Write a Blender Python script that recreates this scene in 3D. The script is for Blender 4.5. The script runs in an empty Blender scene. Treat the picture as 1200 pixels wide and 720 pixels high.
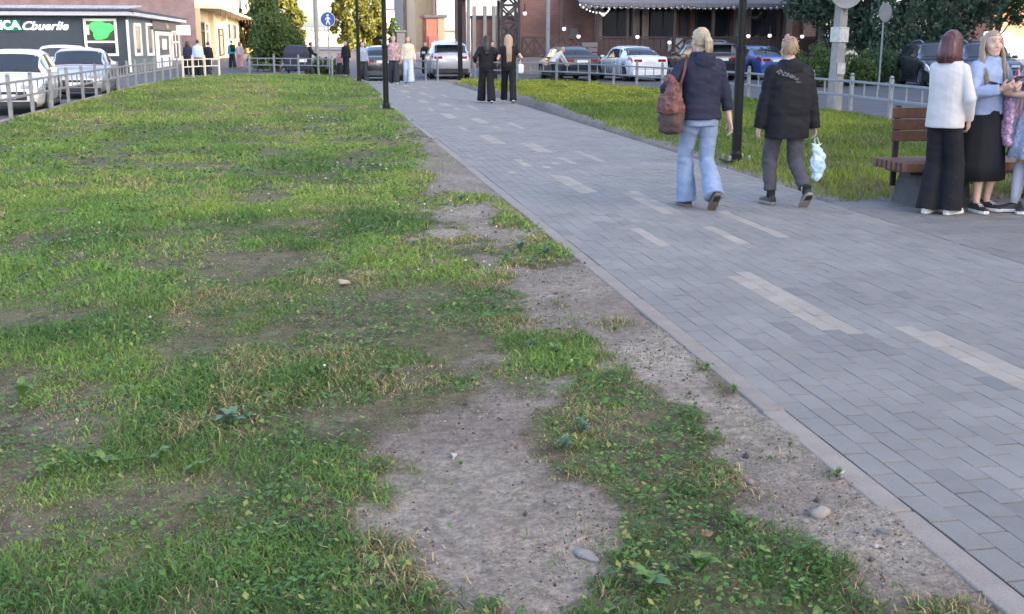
import bpy, bmesh, math, random
import numpy as np
from mathutils import Vector, Matrix, noise as mnoise
R = math.radians
random.seed(7); rng = np.random.default_rng(7)
SC = bpy.context.scene
COL = SC.collection

# ---------------------------------------------------------------- camera
FPX, CAMH, YH, VX = 1332.0, 1.58, 47.0, 364.0
TH = math.atan((360-YH)/FPX); PS = math.atan((600-VX)/math.hypot(FPX, 360-YH))
CF = Vector((math.sin(PS)*math.cos(TH), math.cos(PS)*math.cos(TH), -math.sin(TH)))
CR = Vector((math.cos(PS), -math.sin(PS), 0))
CU = CR.cross(CF)
cam = bpy.data.objects.new('camera', bpy.data.cameras.new('camera')); COL.objects.link(cam)
cam.matrix_world = Matrix(((CR.x, CU.x, -CF.x, 0), (CR.y, CU.y, -CF.y, 0), (CR.z, CU.z, -CF.z, CAMH), (0, 0, 0, 1)))
cam.data.sensor_width = 36; cam.data.lens = 36*FPX/1200
cam.data.clip_start = 0.05; cam.data.clip_end = 6000
SC.camera = cam
# ---------------------------------------------------------------- sky, sun, exposure
SUN_EL, SUN_AZ = R(15), R(127)            # low evening sun behind the camera, to the right (azimuth from +Y towards +X)
W = bpy.data.worlds.new('World'); SC.world = W; W.use_nodes = True
wn = W.node_tree.nodes; bg = wn['Background']
sky = wn.new('ShaderNodeTexSky'); sky.sky_type = 'NISHITA'; sky.sun_disc = False
sky.sun_elevation = SUN_EL; sky.sun_rotation = SUN_AZ
sky.air_density = 0.55; sky.dust_density = 3.0; sky.ozone_density = 0.0
W.node_tree.links.new(sky.outputs[0], bg.inputs[0]); bg.inputs[1].default_value = 0.15
sd = bpy.data.lights.new('sun', 'SUN'); sd.energy = 2.0; sd.angle = R(0.5); sd.color = (1, 0.83, 0.6)
sun = bpy.data.objects.new('sun', sd); COL.objects.link(sun)
sdir = Vector((math.sin(SUN_AZ)*math.cos(SUN_EL), math.cos(SUN_AZ)*math.cos(SUN_EL), math.sin(SUN_EL)))
sun.rotation_euler = sdir.to_track_quat('Z', 'Y').to_euler(); sun.location = (30, -30, 40)
SC.view_settings.view_transform = 'Standard'; SC.view_settings.look = 'None'
SC.view_settings.exposure = 2.85; SC.view_settings.gamma = 1.0

# ---------------------------------------------------------------- photograph pixel -> place
def ray(x, y): return CF*FPX + CR*(x-600) + CU*(360-y)
def gnd(x, y, z=0.0):
    d = ray(x, y); t = (z-CAMH)/d.z; return (d.x*t, d.y*t)
def at(x, y, Y):
    d = ray(x, y); t = Y/d.y; return Vector((d.x*t, Y, CAMH+d.z*t))
def pix_np(X, Y, Z):
    P = np.stack([X, Y, Z-CAMH], -1); F = np.array(CF); r = np.array(CR); u = np.array(CU)
    w = P@F; return 600+FPX*(P@r)/w, 360-FPX*(P@u)/w

# ---------------------------------------------------------------- helpers
def tag(o, label=None, cat=None, group=None, kind=None):
    if label: o['label'] = label
    if cat: o['category'] = cat
    if group: o['group'] = group
    if kind: o['kind'] = kind
    return o
def empty(name, loc=(0, 0, 0), rz=0.0):
    o = bpy.data.objects.new(name, None); COL.objects.link(o); o.location = loc; o.rotation_euler = (0, 0, rz)
    o.empty_display_size = 0.1
    return o
def link(name, me, parent=None, mat=None, loc=None, rot=None):
    o = bpy.data.objects.new(name, me); COL.objects.link(o)
    if mat and not me.materials: me.materials.append(mat)
    if parent: o.parent = parent
    if loc is not None: o.location = loc
    if rot is not None: o.rotation_euler = rot
    return o
def copy_tree(o, parent=None):
    c = o.copy(); COL.objects.link(c)
    if parent: c.parent = parent
    for ch in list(o.children): copy_tree(ch, c)
    return c

class MB:
    """collects shapes; build() links them as one mesh object"""
    def __init__(s): s.v = []; s.f = []
    def add(s, vs, fs):
        b = len(s.v); s.v += [tuple(v) for v in vs]; s.f += [tuple(i+b for i in f) for f in fs]; return s
    def box(s, c, d, rz=0.0, rot=None, taper=1.0):
        x, y, z = d[0]/2, d[1]/2, d[2]/2
        vs = [Vector((sx*x*(taper if sz > 0 else 1), sy*y*(taper if sz > 0 else 1), sz*z)) for sz in (-1, 1) for sx, sy in ((-1, -1), (1, -1), (1, 1), (-1, 1))]
        m = rot if rot is not None else Matrix.Rotation(rz, 3, 'Z')
        vs = [m@v+Vector(c) for v in vs]
        return s.add(vs, [(3, 2, 1, 0), (4, 5, 6, 7), (0, 1, 5, 4), (1, 2, 6, 5), (2, 3, 7, 6), (3, 0, 4, 7)])
    def tube(s, pts, rad, n=8, up=(0, 0, 1), cap=True, flat=1.0):
        """tube along pts; rad is a number or list of numbers / (a, b) pairs (a = sideways, b = along up)"""
        pts = [Vector(p) for p in pts]; k = len(pts)
        if not isinstance(rad, (list, tuple)): rad = [rad]*k
        vs = []; prev = None
        for i, p in enumerate(pts):
            t = (pts[min(i+1, k-1)]-pts[max(i-1, 0)]).normalized()
            u = Vector(up) if prev is None else prev
            u = u-t*u.dot(t)
            if u.length < 1e-4: u = Vector((1, 0, 0))-t*t.x
            if u.length < 1e-4: u = Vector((0, 1, 0))-t*t.y
            u.normalize(); prev = u; sd_ = t.cross(u)
            a, b = rad[i] if isinstance(rad[i], (list, tuple)) else (rad[i], rad[i]*flat)
            for j in range(n):
                th = 2*math.pi*j/n; vs.append(p+sd_*(a*math.cos(th))+u*(b*math.sin(th)))
        fs = []
        for i in range(k-1):
            for j in range(n): fs.append((i*n+j, i*n+(j+1) % n, (i+1)*n+(j+1) % n, (i+1)*n+j))
        if cap: fs.append(tuple(range(n-1, -1, -1))); fs.append(tuple((k-1)*n+j for j in range(n)))
        return s.add(vs, fs)
    def rings(s, rs, cap=True):
        n = len(rs[0]); vs = [v for r in rs for v in r]; fs = []
        for i in range(len(rs)-1):
            for j in range(n): fs.append((i*n+j, i*n+(j+1) % n, (i+1)*n+(j+1) % n, (i+1)*n+j))
        if cap: fs.append(tuple(range(n-1, -1, -1))); fs.append(tuple((len(rs)-1)*n+j for j in range(n)))
        return s.add(vs, fs)
    def lathe(s, prof, n=16, c=(0, 0, 0)):
        return s.rings([[(c[0]+r*math.cos(2*math.pi*j/n), c[1]+r*math.sin(2*math.pi*j/n), c[2]+z) for j in range(n)] for r, z in prof])
    def ell(s, c, r, nu=12, nv=8, rot=None):
        m = rot or Matrix.Identity(3); rs = []
        for i in range(nv+1):
            ph = -math.pi/2+math.pi*(i if 0 < i < nv else (0.02 if i == 0 else nv-0.02))/nv
            rs.append([m@Vector((r[0]*math.cos(ph)*math.cos(2*math.pi*j/nu), r[1]*math.cos(ph)*math.sin(2*math.pi*j/nu), r[2]*math.sin(ph)))+Vector(c) for j in range(nu)])
        return s.rings(rs)
    def prism(s, poly, z0, z1, m=None):
        """poly in local xy extruded z0..z1; m = 4x4 placing it"""
        n = len(poly); m = m or Matrix.Identity(4)
        vs = [m@Vector((x, y, z0)) for x, y in poly]+[m@Vector((x, y, z1)) for x, y in poly]
        return s.add(vs, [tuple(range(n-1, -1, -1)), tuple(range(n, 2*n))]+[(i, (i+1) % n, n+(i+1) % n, n+i) for i in range(n)])
    def mesh(s, name='m', bevel=0.0, smooth=False, seg=1):
        me = bpy.data.meshes.new(name); me.from_pydata(s.v, [], s.f)
        bm = bmesh.new(); bm.from_mesh(me)
        bmesh.ops.recalc_face_normals(bm, faces=bm.faces[:])
        if bevel > 0:
            es = [e for e in bm.edges if len(e.link_faces) == 2 and e.calc_face_angle(0) > 0.5]
            bmesh.ops.bevel(bm, geom=es, offset=bevel, segments=seg, affect='EDGES', profile=0.5)
        bm.to_mesh(me); bm.free()
        if smooth: me.polygons.foreach_set('use_smooth', [True]*len(me.polygons))
        me.update(); return me
    def build(s, name, mat, parent=None, bevel=0.0, smooth=False, loc=None, rot=None, seg=1):
        return link(name, s.mesh(name, bevel, smooth, seg), parent, mat, loc, rot)
def ply(pts, z0, z1): return MB().prism(pts, z0, z1)
def np_mesh(name, V, F, col=None, smooth=False, uniform=4):
    """big mesh from arrays; F is a list of (n,k) index arrays"""
    me = bpy.data.meshes.new(name); me.vertices.add(len(V)); me.vertices.foreach_set('co', np.ascontiguousarray(V, np.float32).ravel())
    tot = sum(f.size for f in F); np_ = sum(len(f) for f in F)
    me.loops.add(tot); me.polygons.add(np_)
    me.loops.foreach_set('vertex_index', np.concatenate([f.ravel() for f in F]).astype(np.int32))
    ls = np.concatenate([np.full(len(f), f.shape[1]) for f in F]); st = np.concatenate([[0], np.cumsum(ls)[:-1]])
    me.polygons.foreach_set('loop_start', st.astype(np.int32))
    if smooth: me.polygons.foreach_set('use_smooth', np.ones(np_, bool))
    me.update(calc_edges=True)
    if col is not None:
        a = me.color_attributes.new('col', 'FLOAT_COLOR', 'POINT')
        a.data.foreach_set('color', np.concatenate([col, np.ones((len(col), 1))], 1).astype(np.float32).ravel())
    return me

# value noise on arrays
_h = np.random.default_rng(3).random((256, 256))
def vn(x, y):
    xi = np.floor(x).astype(int); yi = np.floor(y).astype(int); fx = x-xi; fy = y-yi
    fx = fx*fx*(3-2*fx); fy = fy*fy*(3-2*fy)
    g = lambda a, b: _h[a % 256, b % 256]
    return (g(xi, yi)*(1-fx)+g(xi+1, yi)*fx)*(1-fy)+(g(xi, yi+1)*(1-fx)+g(xi+1, yi+1)*fx)*fy
def fbm(x, y, o=4):
    s = 0; a = 0.5; t = 0
    for k in range(o): s = s+a*vn(x+17.3*k, y+9.1*k); t += a; a *= 0.5; x = x*2.03; y = y*2.03
    return s/t
def sstep(a, b, x): t = np.clip((x-a)/(b-a), 0, 1); return t*t*(3-2*t)

# ---------------------------------------------------------------- materials
def mat(name, col, rough=0.6, *a_, **k_):
    w_ = k_.pop('world', False); m = mat0(name, col, rough, *a_, **k_)
    if w_:
        nt = m.node_tree; g = nt.nodes.new('ShaderNodeNewGeometry')
        for n in nt.nodes:
            if n.bl_idname == 'ShaderNodeTexNoise': nt.links.new(g.outputs['Position'], n.inputs['Vector'])
    return m
def mat0(name, col, rough=0.6, var=0.12, scale=8.0, bump=0.0, bscale=40.0, metal=0.0, island=0.0, obj=0.0, coat=0.0, spec=0.5, col2=None, attr=None, trans=0.0, emit=None, est=0.0, alpha=None):
    m = bpy.data.materials.new(name); m.use_nodes = True; nt = m.node_tree; N = nt.nodes; L = nt.links
    b = N['Principled BSDF']; b.inputs['Roughness'].default_value = rough; b.inputs['Metallic'].default_value = metal
    b.inputs['Coat Weight'].default_value = coat; b.inputs['Specular IOR Level'].default_value = spec
    c = (*col, 1); src = None
    tc = N.new('ShaderNodeTexCoord')
    if attr:
        a = N.new('ShaderNodeAttribute'); a.attribute_name = attr; src = a.outputs['Color']
    if var > 0 or col2:
        nz = N.new('ShaderNodeTexNoise'); nz.inputs['Scale'].default_value = scale; nz.inputs['Detail'].default_value = 6; nz.inputs['Roughness'].default_value = 0.65
        L.new(tc.outputs['Object'], nz.inputs['Vector'])
        rp = N.new('ShaderNodeMapRange'); rp.inputs[1].default_value = 0.3; rp.inputs[2].default_value = 0.7
        L.new(nz.outputs[0], rp.inputs[0])
        if col2:
            mx = N.new('ShaderNodeMix'); mx.data_type = 'RGBA'; mx.inputs[6].default_value = c; mx.inputs[7].default_value = (*col2, 1)
            L.new(rp.outputs[0], mx.inputs[0]); src = mx.outputs[2]
        rp2 = N.new('ShaderNodeMapRange'); rp2.inputs[1].default_value = 0.3; rp2.inputs[2].default_value = 0.7; rp2.inputs[3].default_value = 1-var; rp2.inputs[4].default_value = 1+var
        L.new(nz.outputs[0], rp2.inputs[0]); val = rp2.outputs[0]
    else: val = None
    for amt, kind in ((island, 'i'), (obj, 'o')):
        if amt > 0:
            n = N.new('ShaderNodeNewGeometry') if kind == 'i' else N.new('ShaderNodeObjectInfo')
            out = n.outputs['Random Per Island'] if kind == 'i' else n.outputs['Random']
            q = N.new('ShaderNodeMapRange'); q.inputs[3].default_value = 1-amt; q.inputs[4].default_value = 1+amt
            L.new(out, q.inputs[0])
            if val is None: val = q.outputs[0]
            else:
                mm = N.new('ShaderNodeMath'); mm.operation = 'MULTIPLY'; L.new(val, mm.inputs[0]); L.new(q.outputs[0], mm.inputs[1]); val = mm.outputs[0]
    if val is not None:
        vm = N.new('ShaderNodeVectorMath'); vm.operation = 'SCALE'
        if src is not None: L.new(src, vm.inputs[0])
        else: vm.inputs[0].default_value = col
        L.new(val, vm.inputs['Scale']); src = vm.outputs[0]
    if src is not None: L.new(src, b.inputs['Base Color'])
    else: b.inputs['Base Color'].default_value = c
    if bump > 0:
        nb = N.new('ShaderNodeTexNoise'); nb.inputs['Scale'].default_value = bscale; nb.inputs['Detail'].default_value = 5
        L.new(tc.outputs['Object'], nb.inputs['Vector'])
        bp = N.new('ShaderNodeBump'); bp.inputs['Strength'].default_value = bump; bp.inputs['Distance'].default_value = 0.02
        L.new(nb.outputs[0], bp.inputs['Height']); L.new(bp.outputs[0], b.inputs['Normal'])
    if trans > 0:     # thin leaf: some light comes through
        tl = N.new('ShaderNodeBsdfTranslucent'); ms = N.new('ShaderNodeMixShader'); ms.inputs[0].default_value = trans
        if src is not None: L.new(src, tl.inputs[0])
        else: tl.inputs[0].default_value = c
        L.new(b.outputs[0], ms.inputs[1]); L.new(tl.outputs[0], ms.inputs[2]); L.new(ms.outputs[0], N['Material Output'].inputs[0])
    if emit: b.inputs['Emission Color'].default_value = (*emit, 1); b.inputs['Emission Strength'].default_value = est
    if alpha is not None: b.inputs['Alpha'].default_value = alpha
    return m
def brickmat(name, c1, c2, mortar, scale=1.0, bw=0.26, bh=0.08, rough=0.8):
    m = bpy.data.materials.new(name); m.use_nodes = True; nt = m.node_tree; N = nt.nodes; L = nt.links
    b = N['Principled BSDF']; b.inputs['Roughness'].default_value = rough
    tc = N.new('ShaderNodeTexCoord'); sx = N.new('ShaderNodeSeparateXYZ'); L.new(tc.outputs['Object'], sx.inputs[0])
    ad = N.new('ShaderNodeMath'); L.new(sx.outputs[0], ad.inputs[0]); L.new(sx.outputs[1], ad.inputs[1])
    cx = N.new('ShaderNodeCombineXYZ'); L.new(ad.outputs[0], cx.inputs[0]); L.new(sx.outputs[2], cx.inputs[1])
    bt = N.new('ShaderNodeTexBrick'); L.new(cx.outputs[0], bt.inputs['Vector'])
    bt.inputs['Color1'].default_value = (*c1, 1); bt.inputs['Color2'].default_value = (*c2, 1); bt.inputs['Mortar'].default_value = (*mortar, 1)
    bt.inputs['Scale'].default_value = scale; bt.inputs['Mortar Size'].default_value = 0.008; bt.inputs['Brick Width'].default_value = bw; bt.inputs['Row Height'].default_value = bh
    nz = N.new('ShaderNodeTexNoise'); nz.inputs['Scale'].default_value = 1.2; nz.inputs['Detail'].default_value = 6; L.new(tc.outputs['Object'], nz.inputs['Vector'])
    q = N.new('ShaderNodeMapRange'); q.inputs[1].default_value = .3; q.inputs[2].default_value = .7; q.inputs[3].default_value = .8; q.inputs[4].default_value = 1.2; L.new(nz.outputs[0], q.inputs[0])
    vm = N.new('ShaderNodeVectorMath'); vm.operation = 'SCALE'; L.new(bt.outputs[0], vm.inputs[0]); L.new(q.outputs[0], vm.inputs['Scale'])
    L.new(vm.outputs[0], b.inputs['Base Color'])
    bp = N.new('ShaderNodeBump'); bp.inputs['Strength'].default_value = .4; L.new(bt.outputs['Fac'], bp.inputs['Height']); bp.invert = True; L.new(bp.outputs[0], b.inputs['Normal'])
    return m
def glassmat(name, col=(0.02, 0.025, 0.03), rough=0.06, var=0.0): return mat(name, col, rough, var=var, spec=0.8, coat=0.3)

MT = {}
MT['asphalt'] = mat('asphalt', (0.085, 0.085, 0.092), 0.9, 0.25, 1.5, 0.4, 90)
MT['paver'] = mat('concrete_paver', (0.202, 0.191, 0.177), 0.8, 0.17, 1.3, 0.35, 170, island=0.055, obj=0.055, world=True)
MT['paver_light'] = mat('beige_paver', (0.30, 0.262, 0.22), 0.8, 0.16, 2.5, 0.35, 170, island=0.08, obj=0.08, world=True)
MT['paver_dark'] = mat('slate_paver', (0.175, 0.166, 0.158), 0.8, 0.10, 9, 0.35, 170, island=0.12, obj=0.12)
MT['plaza'] = mat('plaza_paver', (0.175, 0.165, 0.155), 0.8, 0.14, 1.5, 0.35, 170, island=0.08)
MT['joint'] = mat('joint_sand', (0.028, 0.026, 0.025), 0.95, 0.2, 30)
MT['kerb'] = mat('kerb_concrete', (0.25, 0.215, 0.185), 0.85, 0.16, 5, 0.4, 120, obj=0.06)
MT['grass'] = mat('grass_blade', (0.07, 0.1, 0.03), 0.55, 0, attr='col', trans=0.35, spec=0.3)
MT['gal'] = mat('galvanised_rail', (0.235, 0.245, 0.26), 0.55, 0.15, 6, 0.1, 60, metal=0.2)
MT['sunlit_rail'] = mat('sunlit_rail_cream', (0.62, 0.56, 0.45), 0.55, 0.1, 6)  # light rail with the yellowish sunlight put into its colour
MT['black_metal'] = mat('black_post_paint', (0.008, 0.008, 0.009), 0.55, 0.2, 9, spec=.25)
MT['concrete'] = mat('pole_concrete', (0.27, 0.26, 0.245), 0.88, 0.18, 6, 0.5, 50)
MT['wood'] = mat('bench_wood', (0.12, 0.055, 0.032), 0.6, 0.3, 14, 0.3, 60, obj=0.15)
MT['dark_concrete'] = mat('bench_block', (0.065, 0.06, 0.06), 0.85, 0.25, 8, 0.5, 60)
MT['tyre'] = mat('tyre_rubber', (0.015, 0.015, 0.016), 0.8, 0.1)
MT['rim'] = mat('rim_alloy', (0.35, 0.36, 0.37), 0.35, 0.05, metal=0.8)
MT['glass_dark'] = glassmat('car_glass')
MT['plate'] = mat('number_plate', (0.7, 0.7, 0.68), 0.5, 0.05)
MT['red_light'] = mat('tail_lamp', (0.25, 0.01, 0.012), 0.2, 0.0, coat=0.6)
MT['head_light'] = mat('head_lamp', (0.55, 0.58, 0.6), 0.12, 0.0, metal=0.5, coat=0.6)
MT['black_plastic'] = mat('black_trim', (0.02, 0.02, 0.022), 0.55, 0.1)
MT['white_trim'] = mat('white_window_frame', (0.72, 0.72, 0.7), 0.5, 0.05)
MT['window'] = mat('window_glass', (0.03, 0.035, 0.045), 0.08, 0.3, 1.0, spec=0.7)
MT['bulb'] = mat('lit_bulb', (1, 0.95, 0.85), 0.4, 0, emit=(1, 0.93, 0.85), est=0.15)
MT['shoe_white'] = mat('white_sole', (0.6, 0.58, 0.55), 0.6, 0.08)
MT['shoe_black'] = mat('black_shoe', (0.02, 0.02, 0.022), 0.6, 0.15, 30)
MT['skin'] = mat('skin', (0.56, 0.36, 0.28), 0.5, 0.08, 30)
MT['bark'] = mat('bark', (0.10, 0.08, 0.06), 0.9, 0.25, 10, 0.6, 30)
# ================================================================ GROUND
# bare-earth patches, traced on the ground
def P(l): return np.array([gnd(*p) for p in l])
DIRT = [P([(472, 128), (500, 132), (560, 165), (610, 205), (650, 238), (700, 272), (750, 308), (790, 330), (840, 368), (910, 420), (1000, 492), (1120, 582), (1300, 722), (480, 722), (430, 690), (425, 640), (440, 590), (470, 515), (520, 480), (545, 430), (600, 400), (638, 378), (630, 345), (580, 318), (560, 292), (515, 275), (500, 245), (505, 205), (485, 160)]),
        P([(-20, 595), (40, 590), (85, 602), (60, 640), (-20, 650)]),
        P([(-20, 483), (60, 478), (120, 490), (100, 515), (20, 520), (-20, 515)]),
        P([(150, 275), (230, 262), (320, 272), (300, 305), (200, 312), (165, 300)]),
        P([(300, 520), (390, 530), (470, 560), (430, 610), (370, 575)]),
        P([(-10, 400), (90, 395), (130, 410), (60, 430), (-10, 430)]),
        P([(210, 300), (330, 285), (345, 305), (260, 330)])]
DIRT_W = [1.0, 0.62, 0.55, 0.42, 0.2, 0.2, 0.3]
ISLE = [P([(640, 478), (690, 452), (730, 436), (770, 462), (808, 490), (840, 540), (868, 590), (900, 622), (960, 655), (1015, 722), (705, 722), (730, 690), (745, 640), (735, 600), (690, 575), (640, 545), (628, 505)]),
        P([(525, 228), (575, 228), (580, 240), (530, 240)]),
        P([(578, 232), (600, 235), (640, 268), (585, 264)]),
        P([(598, 285), (640, 275), (676, 298), (665, 312), (600, 310)]),
        P([(600, 395), (660, 388), (705, 405), (690, 430), (640, 440), (610, 425)]),
        P([(560, 432), (600, 425), (640, 440), (650, 470), (600, 470)]),
        P([(745, 378), (700, 376), (720, 388)]),
        P([(830, 428), (855, 455), (875, 470), (850, 460), (820, 435)])]
ISLE_W = [1, .8, .85, 1, .95, .5, .5, .5]
def inpoly_sd(X, Y, poly):
    """signed distance, >0 inside"""
    n = len(poly); ins = np.zeros(X.shape, bool); d2 = np.full(X.shape, 1e9)
    for i in range(n):
        x1, y1 = poly[i]; x2, y2 = poly[(i+1) % n]
        c = ((y1 > Y) != (y2 > Y)); xx = x1+(Y-y1)/((y2-y1) if y2 != y1 else 1e-9)*(x2-x1); ins ^= c & (X < xx)
        dx, dy = x2-x1, y2-y1; t = np.clip(((X-x1)*dx+(Y-y1)*dy)/(dx*dx+dy*dy+1e-12), 0, 1)
        d2 = np.minimum(d2, (X-x1-t*dx)**2+(Y-y1-t*dy)**2)
    return np.sqrt(d2)*np.where(ins, 1, -1)
def bare(X, Y):
    """0 = full turf, 1 = bare earth (left lawn)"""
    jit = (fbm(X*3.1, Y*2.2, 4)-0.5)*0.75+(fbm(X*9, Y*7, 3)-0.5)*0.5
    jit = jit*np.clip(Y/7, 0.7, 2.0)
    b = np.zeros(X.shape)
    for p, w in zip(DIRT, DIRT_W): b = np.maximum(b, w*sstep(-0.24, 0.22, inpoly_sd(X, Y, p)+jit))
    for p, w in zip(ISLE, ISLE_W): b = b*(1-w*sstep(-0.12, 0.05, inpoly_sd(X, Y, p)+jit*0.4))
    # thin worn patches spread through the turf
    thin = sstep(0.59, 0.74, fbm(X*0.9+5, Y*0.55+3, 4))*0.2+sstep(0.62, 0.74, fbm(X*2.6+15, Y*2.0+3, 3))*0.4
    return np.clip(np.maximum(b, thin*sstep(30, 9, Y)), 0, 1)
LAWN = np.array([(-6.12, -6), (1.95, -6), (1.95, 31), (2.0, 36), (2.05, 44), (1.5, 50), (0, 54), (-2.3, 56), (-4.8, 54), (-5.6, 51), (-5.95, 45)])
VERGE = np.array([(5.06, 11.0), (5.10, 13), (5.3, 19), (5.55, 24), (5.85, 30), (5.6, 38), (5.25, 43), (5.8, 46), (8.0, 44.2), (9.8, 41.9), (10.5, 37), (11.3, 29), (11.3, 23), (10.95, 19), (10.6, 12.0), (10.6, 10.55), (5.06, 10.55)])
def height(X, Y):
    lw = sstep(-0.15, 0.05, inpoly_sd(X, Y, LAWN)); vg = sstep(-0.1, 0.06, inpoly_sd(X, Y, VERGE))
    h = -0.26+np.zeros(X.shape)
    z_l = -0.006+0.04*(fbm(X*0.8, Y*0.8, 3)-0.5)+0.004*sstep(1.2, 1.8, X)*sstep(0, 4, Y)+0.016*(fbm(X*6, Y*6, 4)-0.5)+0.016*(fbm(X*22, Y*22, 3)-0.5)*bare(X, Y)
    z_v = -0.005+0.05*(fbm(X*0.8, Y*0.8, 3)-0.5)+0.05*sstep(5.3, 6.5, X)
    h = np.maximum(h, -0.26+(z_l+0.26)*lw); h = np.maximum(h, -0.26+(z_v+0.26)*vg)
    return h
def axis(fine0, fine1, step, far):
    a = list(np.arange(fine0, fine1, step)); s = step
    x = fine1
    while x < far: a.append(x); s *= 1.22; x += s
    x = fine0; s = step; b = []
    while x > -far: s *= 1.22; x -= s; b.append(x)
    return np.array(b[::-1]+a)
gx = axis(-4.2, 2.2, 0.035, 3500); gy = axis(2.0, 10.5, 0.04, 3500)
gx = np.unique(np.concatenate([gx, np.arange(4.9, 11.6, 0.12)])); gy = np.unique(np.concatenate([gy, np.arange(10.5, 56, 0.3)]))
GX, GY = np.meshgrid(gx, gy); GZ = height(GX, GY)
nx, ny = len(gx), len(gy)
idx = np.arange(nx*ny).reshape(ny, nx)
quads = np.stack([idx[:-1, :-1], idx[:-1, 1:], idx[1:, 1:], idx[1:, :-1]], -1).reshape(-1, 4)
# soil colour: pale grey-pink trodden earth, darker humus under turf, dry straw bits
BR = bare(GX, GY).ravel(); n1 = fbm(GX*1.3, GY*1.3, 4).ravel()[:, None]; n2 = fbm(GX*8, GY*8, 4).ravel()[:, None]; n3 = fbm(GX*31, GY*31, 2).ravel()[:, None]
soil = np.array([0.25, 0.211, 0.172])*(0.62+0.7*n1)*(0.8+0.4*n2)*(0.75+0.5*n3)
damp = np.array([0.185, 0.145, 0.12])*(0.8+0.4*n2)
soil = soil+(damp-soil)*sstep(0.5, 0.68, fbm(GX*1.1+9, GY*1.1, 4)).ravel()[:, None]*0.6
turf = np.array([0.115, 0.095, 0.058])*(0.2+0.8*n2+0.9*n3)
cg = turf+(soil-turf)*sstep(0.35, 0.85, BR)[:, None]
vd = inpoly_sd(GX, GY, VERGE).ravel()
ed = (sstep(0.55, 0.1, vd+0.5*(n2[:, 0]-.5))*(vd > -0.2)*(GX.ravel() < 7))[:, None]
cg = cg+(np.array([0.22, 0.19, 0.165])*(0.8+.4*n3)-cg)*ed
gme = np_mesh('ground', np.stack([GX.ravel(), GY.ravel(), GZ.ravel()], -1), [quads], cg, smooth=True)
MT['soil'] = mat('trodden_soil', (0.2, 0.17, 0.15), 0.95, 0.34, 22, 1.0, 60, attr='col', spec=0.2)
def speckle(m, sc=170, lo=.62, hi=1.4):
    nt = m.node_tree; b = nt.nodes['Principled BSDF']; l = b.inputs['Base Color'].links[0]; src = l.from_socket
    g = nt.nodes.new('ShaderNodeNewGeometry'); n = nt.nodes.new('ShaderNodeTexNoise'); n.inputs['Scale'].default_value = sc; n.inputs['Detail'].default_value = 3; nt.links.new(g.outputs['Position'], n.inputs['Vector'])
    q = nt.nodes.new('ShaderNodeMapRange'); q.inputs[1].default_value = .36; q.inputs[2].default_value = .64; q.inputs[3].default_value = lo; q.inputs[4].default_value = hi; nt.links.new(n.outputs[0], q.inputs[0])
    v = nt.nodes.new('ShaderNodeVectorMath'); v.operation = 'SCALE'; nt.links.new(src, v.inputs[0]); nt.links.new(q.outputs[0], v.inputs['Scale']); nt.links.new(v.outputs[0], b.inputs['Base Color'])
speckle(MT['soil'], 75, .84, 1.14); speckle(MT['paver'], 260, .86, 1.14); speckle(MT['kerb'], 160, .92, 1.08)
tag(link('ground', gme, None, MT['soil']), kind='structure')

# asphalt of the car park, the crossing road and the street beyond the rails
zr = -0.14
def sheet(name, poly, z, m): 
    o = MB().add([(x, y, z) for x, y in poly], [tuple(range(len(poly)))]).build(name, m); return tag(o, kind='structure')
sheet('car_park', [(-60, -40), (-6.16, -40), (-6.16, 44), (-5.75, 51), (-5.0, 54.2), (-60, 54.2)], zr, MT['asphalt'])
sheet('road', [(-60, 54.2), (-4.9, 54.2), (-2.3, 56.2), (0.05, 54.15), (1.55, 50.1), (2.1, 44.1), (5.3, 44.1), (5.85, 46.2), (8.05, 44.4), (9.95, 42.0), (10.65, 37), (11.45, 29), (11.45, 23), (11.1, 19), (10.75, 12), (10.75, -40), (90, -40), (90, 420), (-60, 420)], zr+0.002, MT['asphalt'])
# ================================================================ PATH
ROW, LEN = 0.1083, 0.218
PX0, PY0 = 1.990, 2.0
path = MB().add([(1.90, -6, -0.0055), (5.02, -6, -0.0055), (5.02, 46.2, -0.0055), (1.90, 46.2, -0.0055)], [(0, 1, 2, 3)]).build('path', MT['joint']); tag(path, kind='structure')
plaza = MB().add([(5.0, -6, -0.0075), (10.75, -6, -0.0075), (10.75, 10.5, -0.0075), (5.0, 10.5, -0.0075)], [(0, 1, 2, 3)]).build('plaza', MT['joint']); tag(plaza, kind='structure')
def paver_geo(lx, ly, h=0.06, b=0.0035, seed=0):
    r = random.Random(seed); x, y = lx/2, ly/2; bx_, by_ = b*.4, b*.4
    dz = [r.uniform(-.0015, .0015) for _ in range(4)]
    vs = [(-x, -y, -h), (x, -y, -h), (x, y, -h), (-x, y, -h), (-x, -y, -b), (x, -y, -b), (x, y, -b), (-x, y, -b)]
    vs += [(sx*(x-bx_), sy*(y-by_), dz[i]) for i, (sx, sy) in enumerate(((-1, -1), (1, -1), (1, 1), (-1, 1)))]
    fs = [(4, 5, 1, 0), (5, 6, 2, 1), (6, 7, 3, 2), (7, 4, 0, 3), (8, 9, 5, 4), (9, 10, 6, 5), (10, 11, 7, 6), (11, 8, 4, 7), (11, 10, 9, 8)]
    return vs, [tuple(reversed(f)) for f in fs]
GAP = 0.005
DASH = [(2.65, 2.76, 8.40), (2.78, 3.0, 5.72), (3.21, 3.43, 4.15), (3.27, 3.38, 8.55), (3.74, 3.85, 8.80)]
DLEN = [0.93, 1.62, 1.52, 0.86, 1.5]
cells = []
nrow = 28
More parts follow.
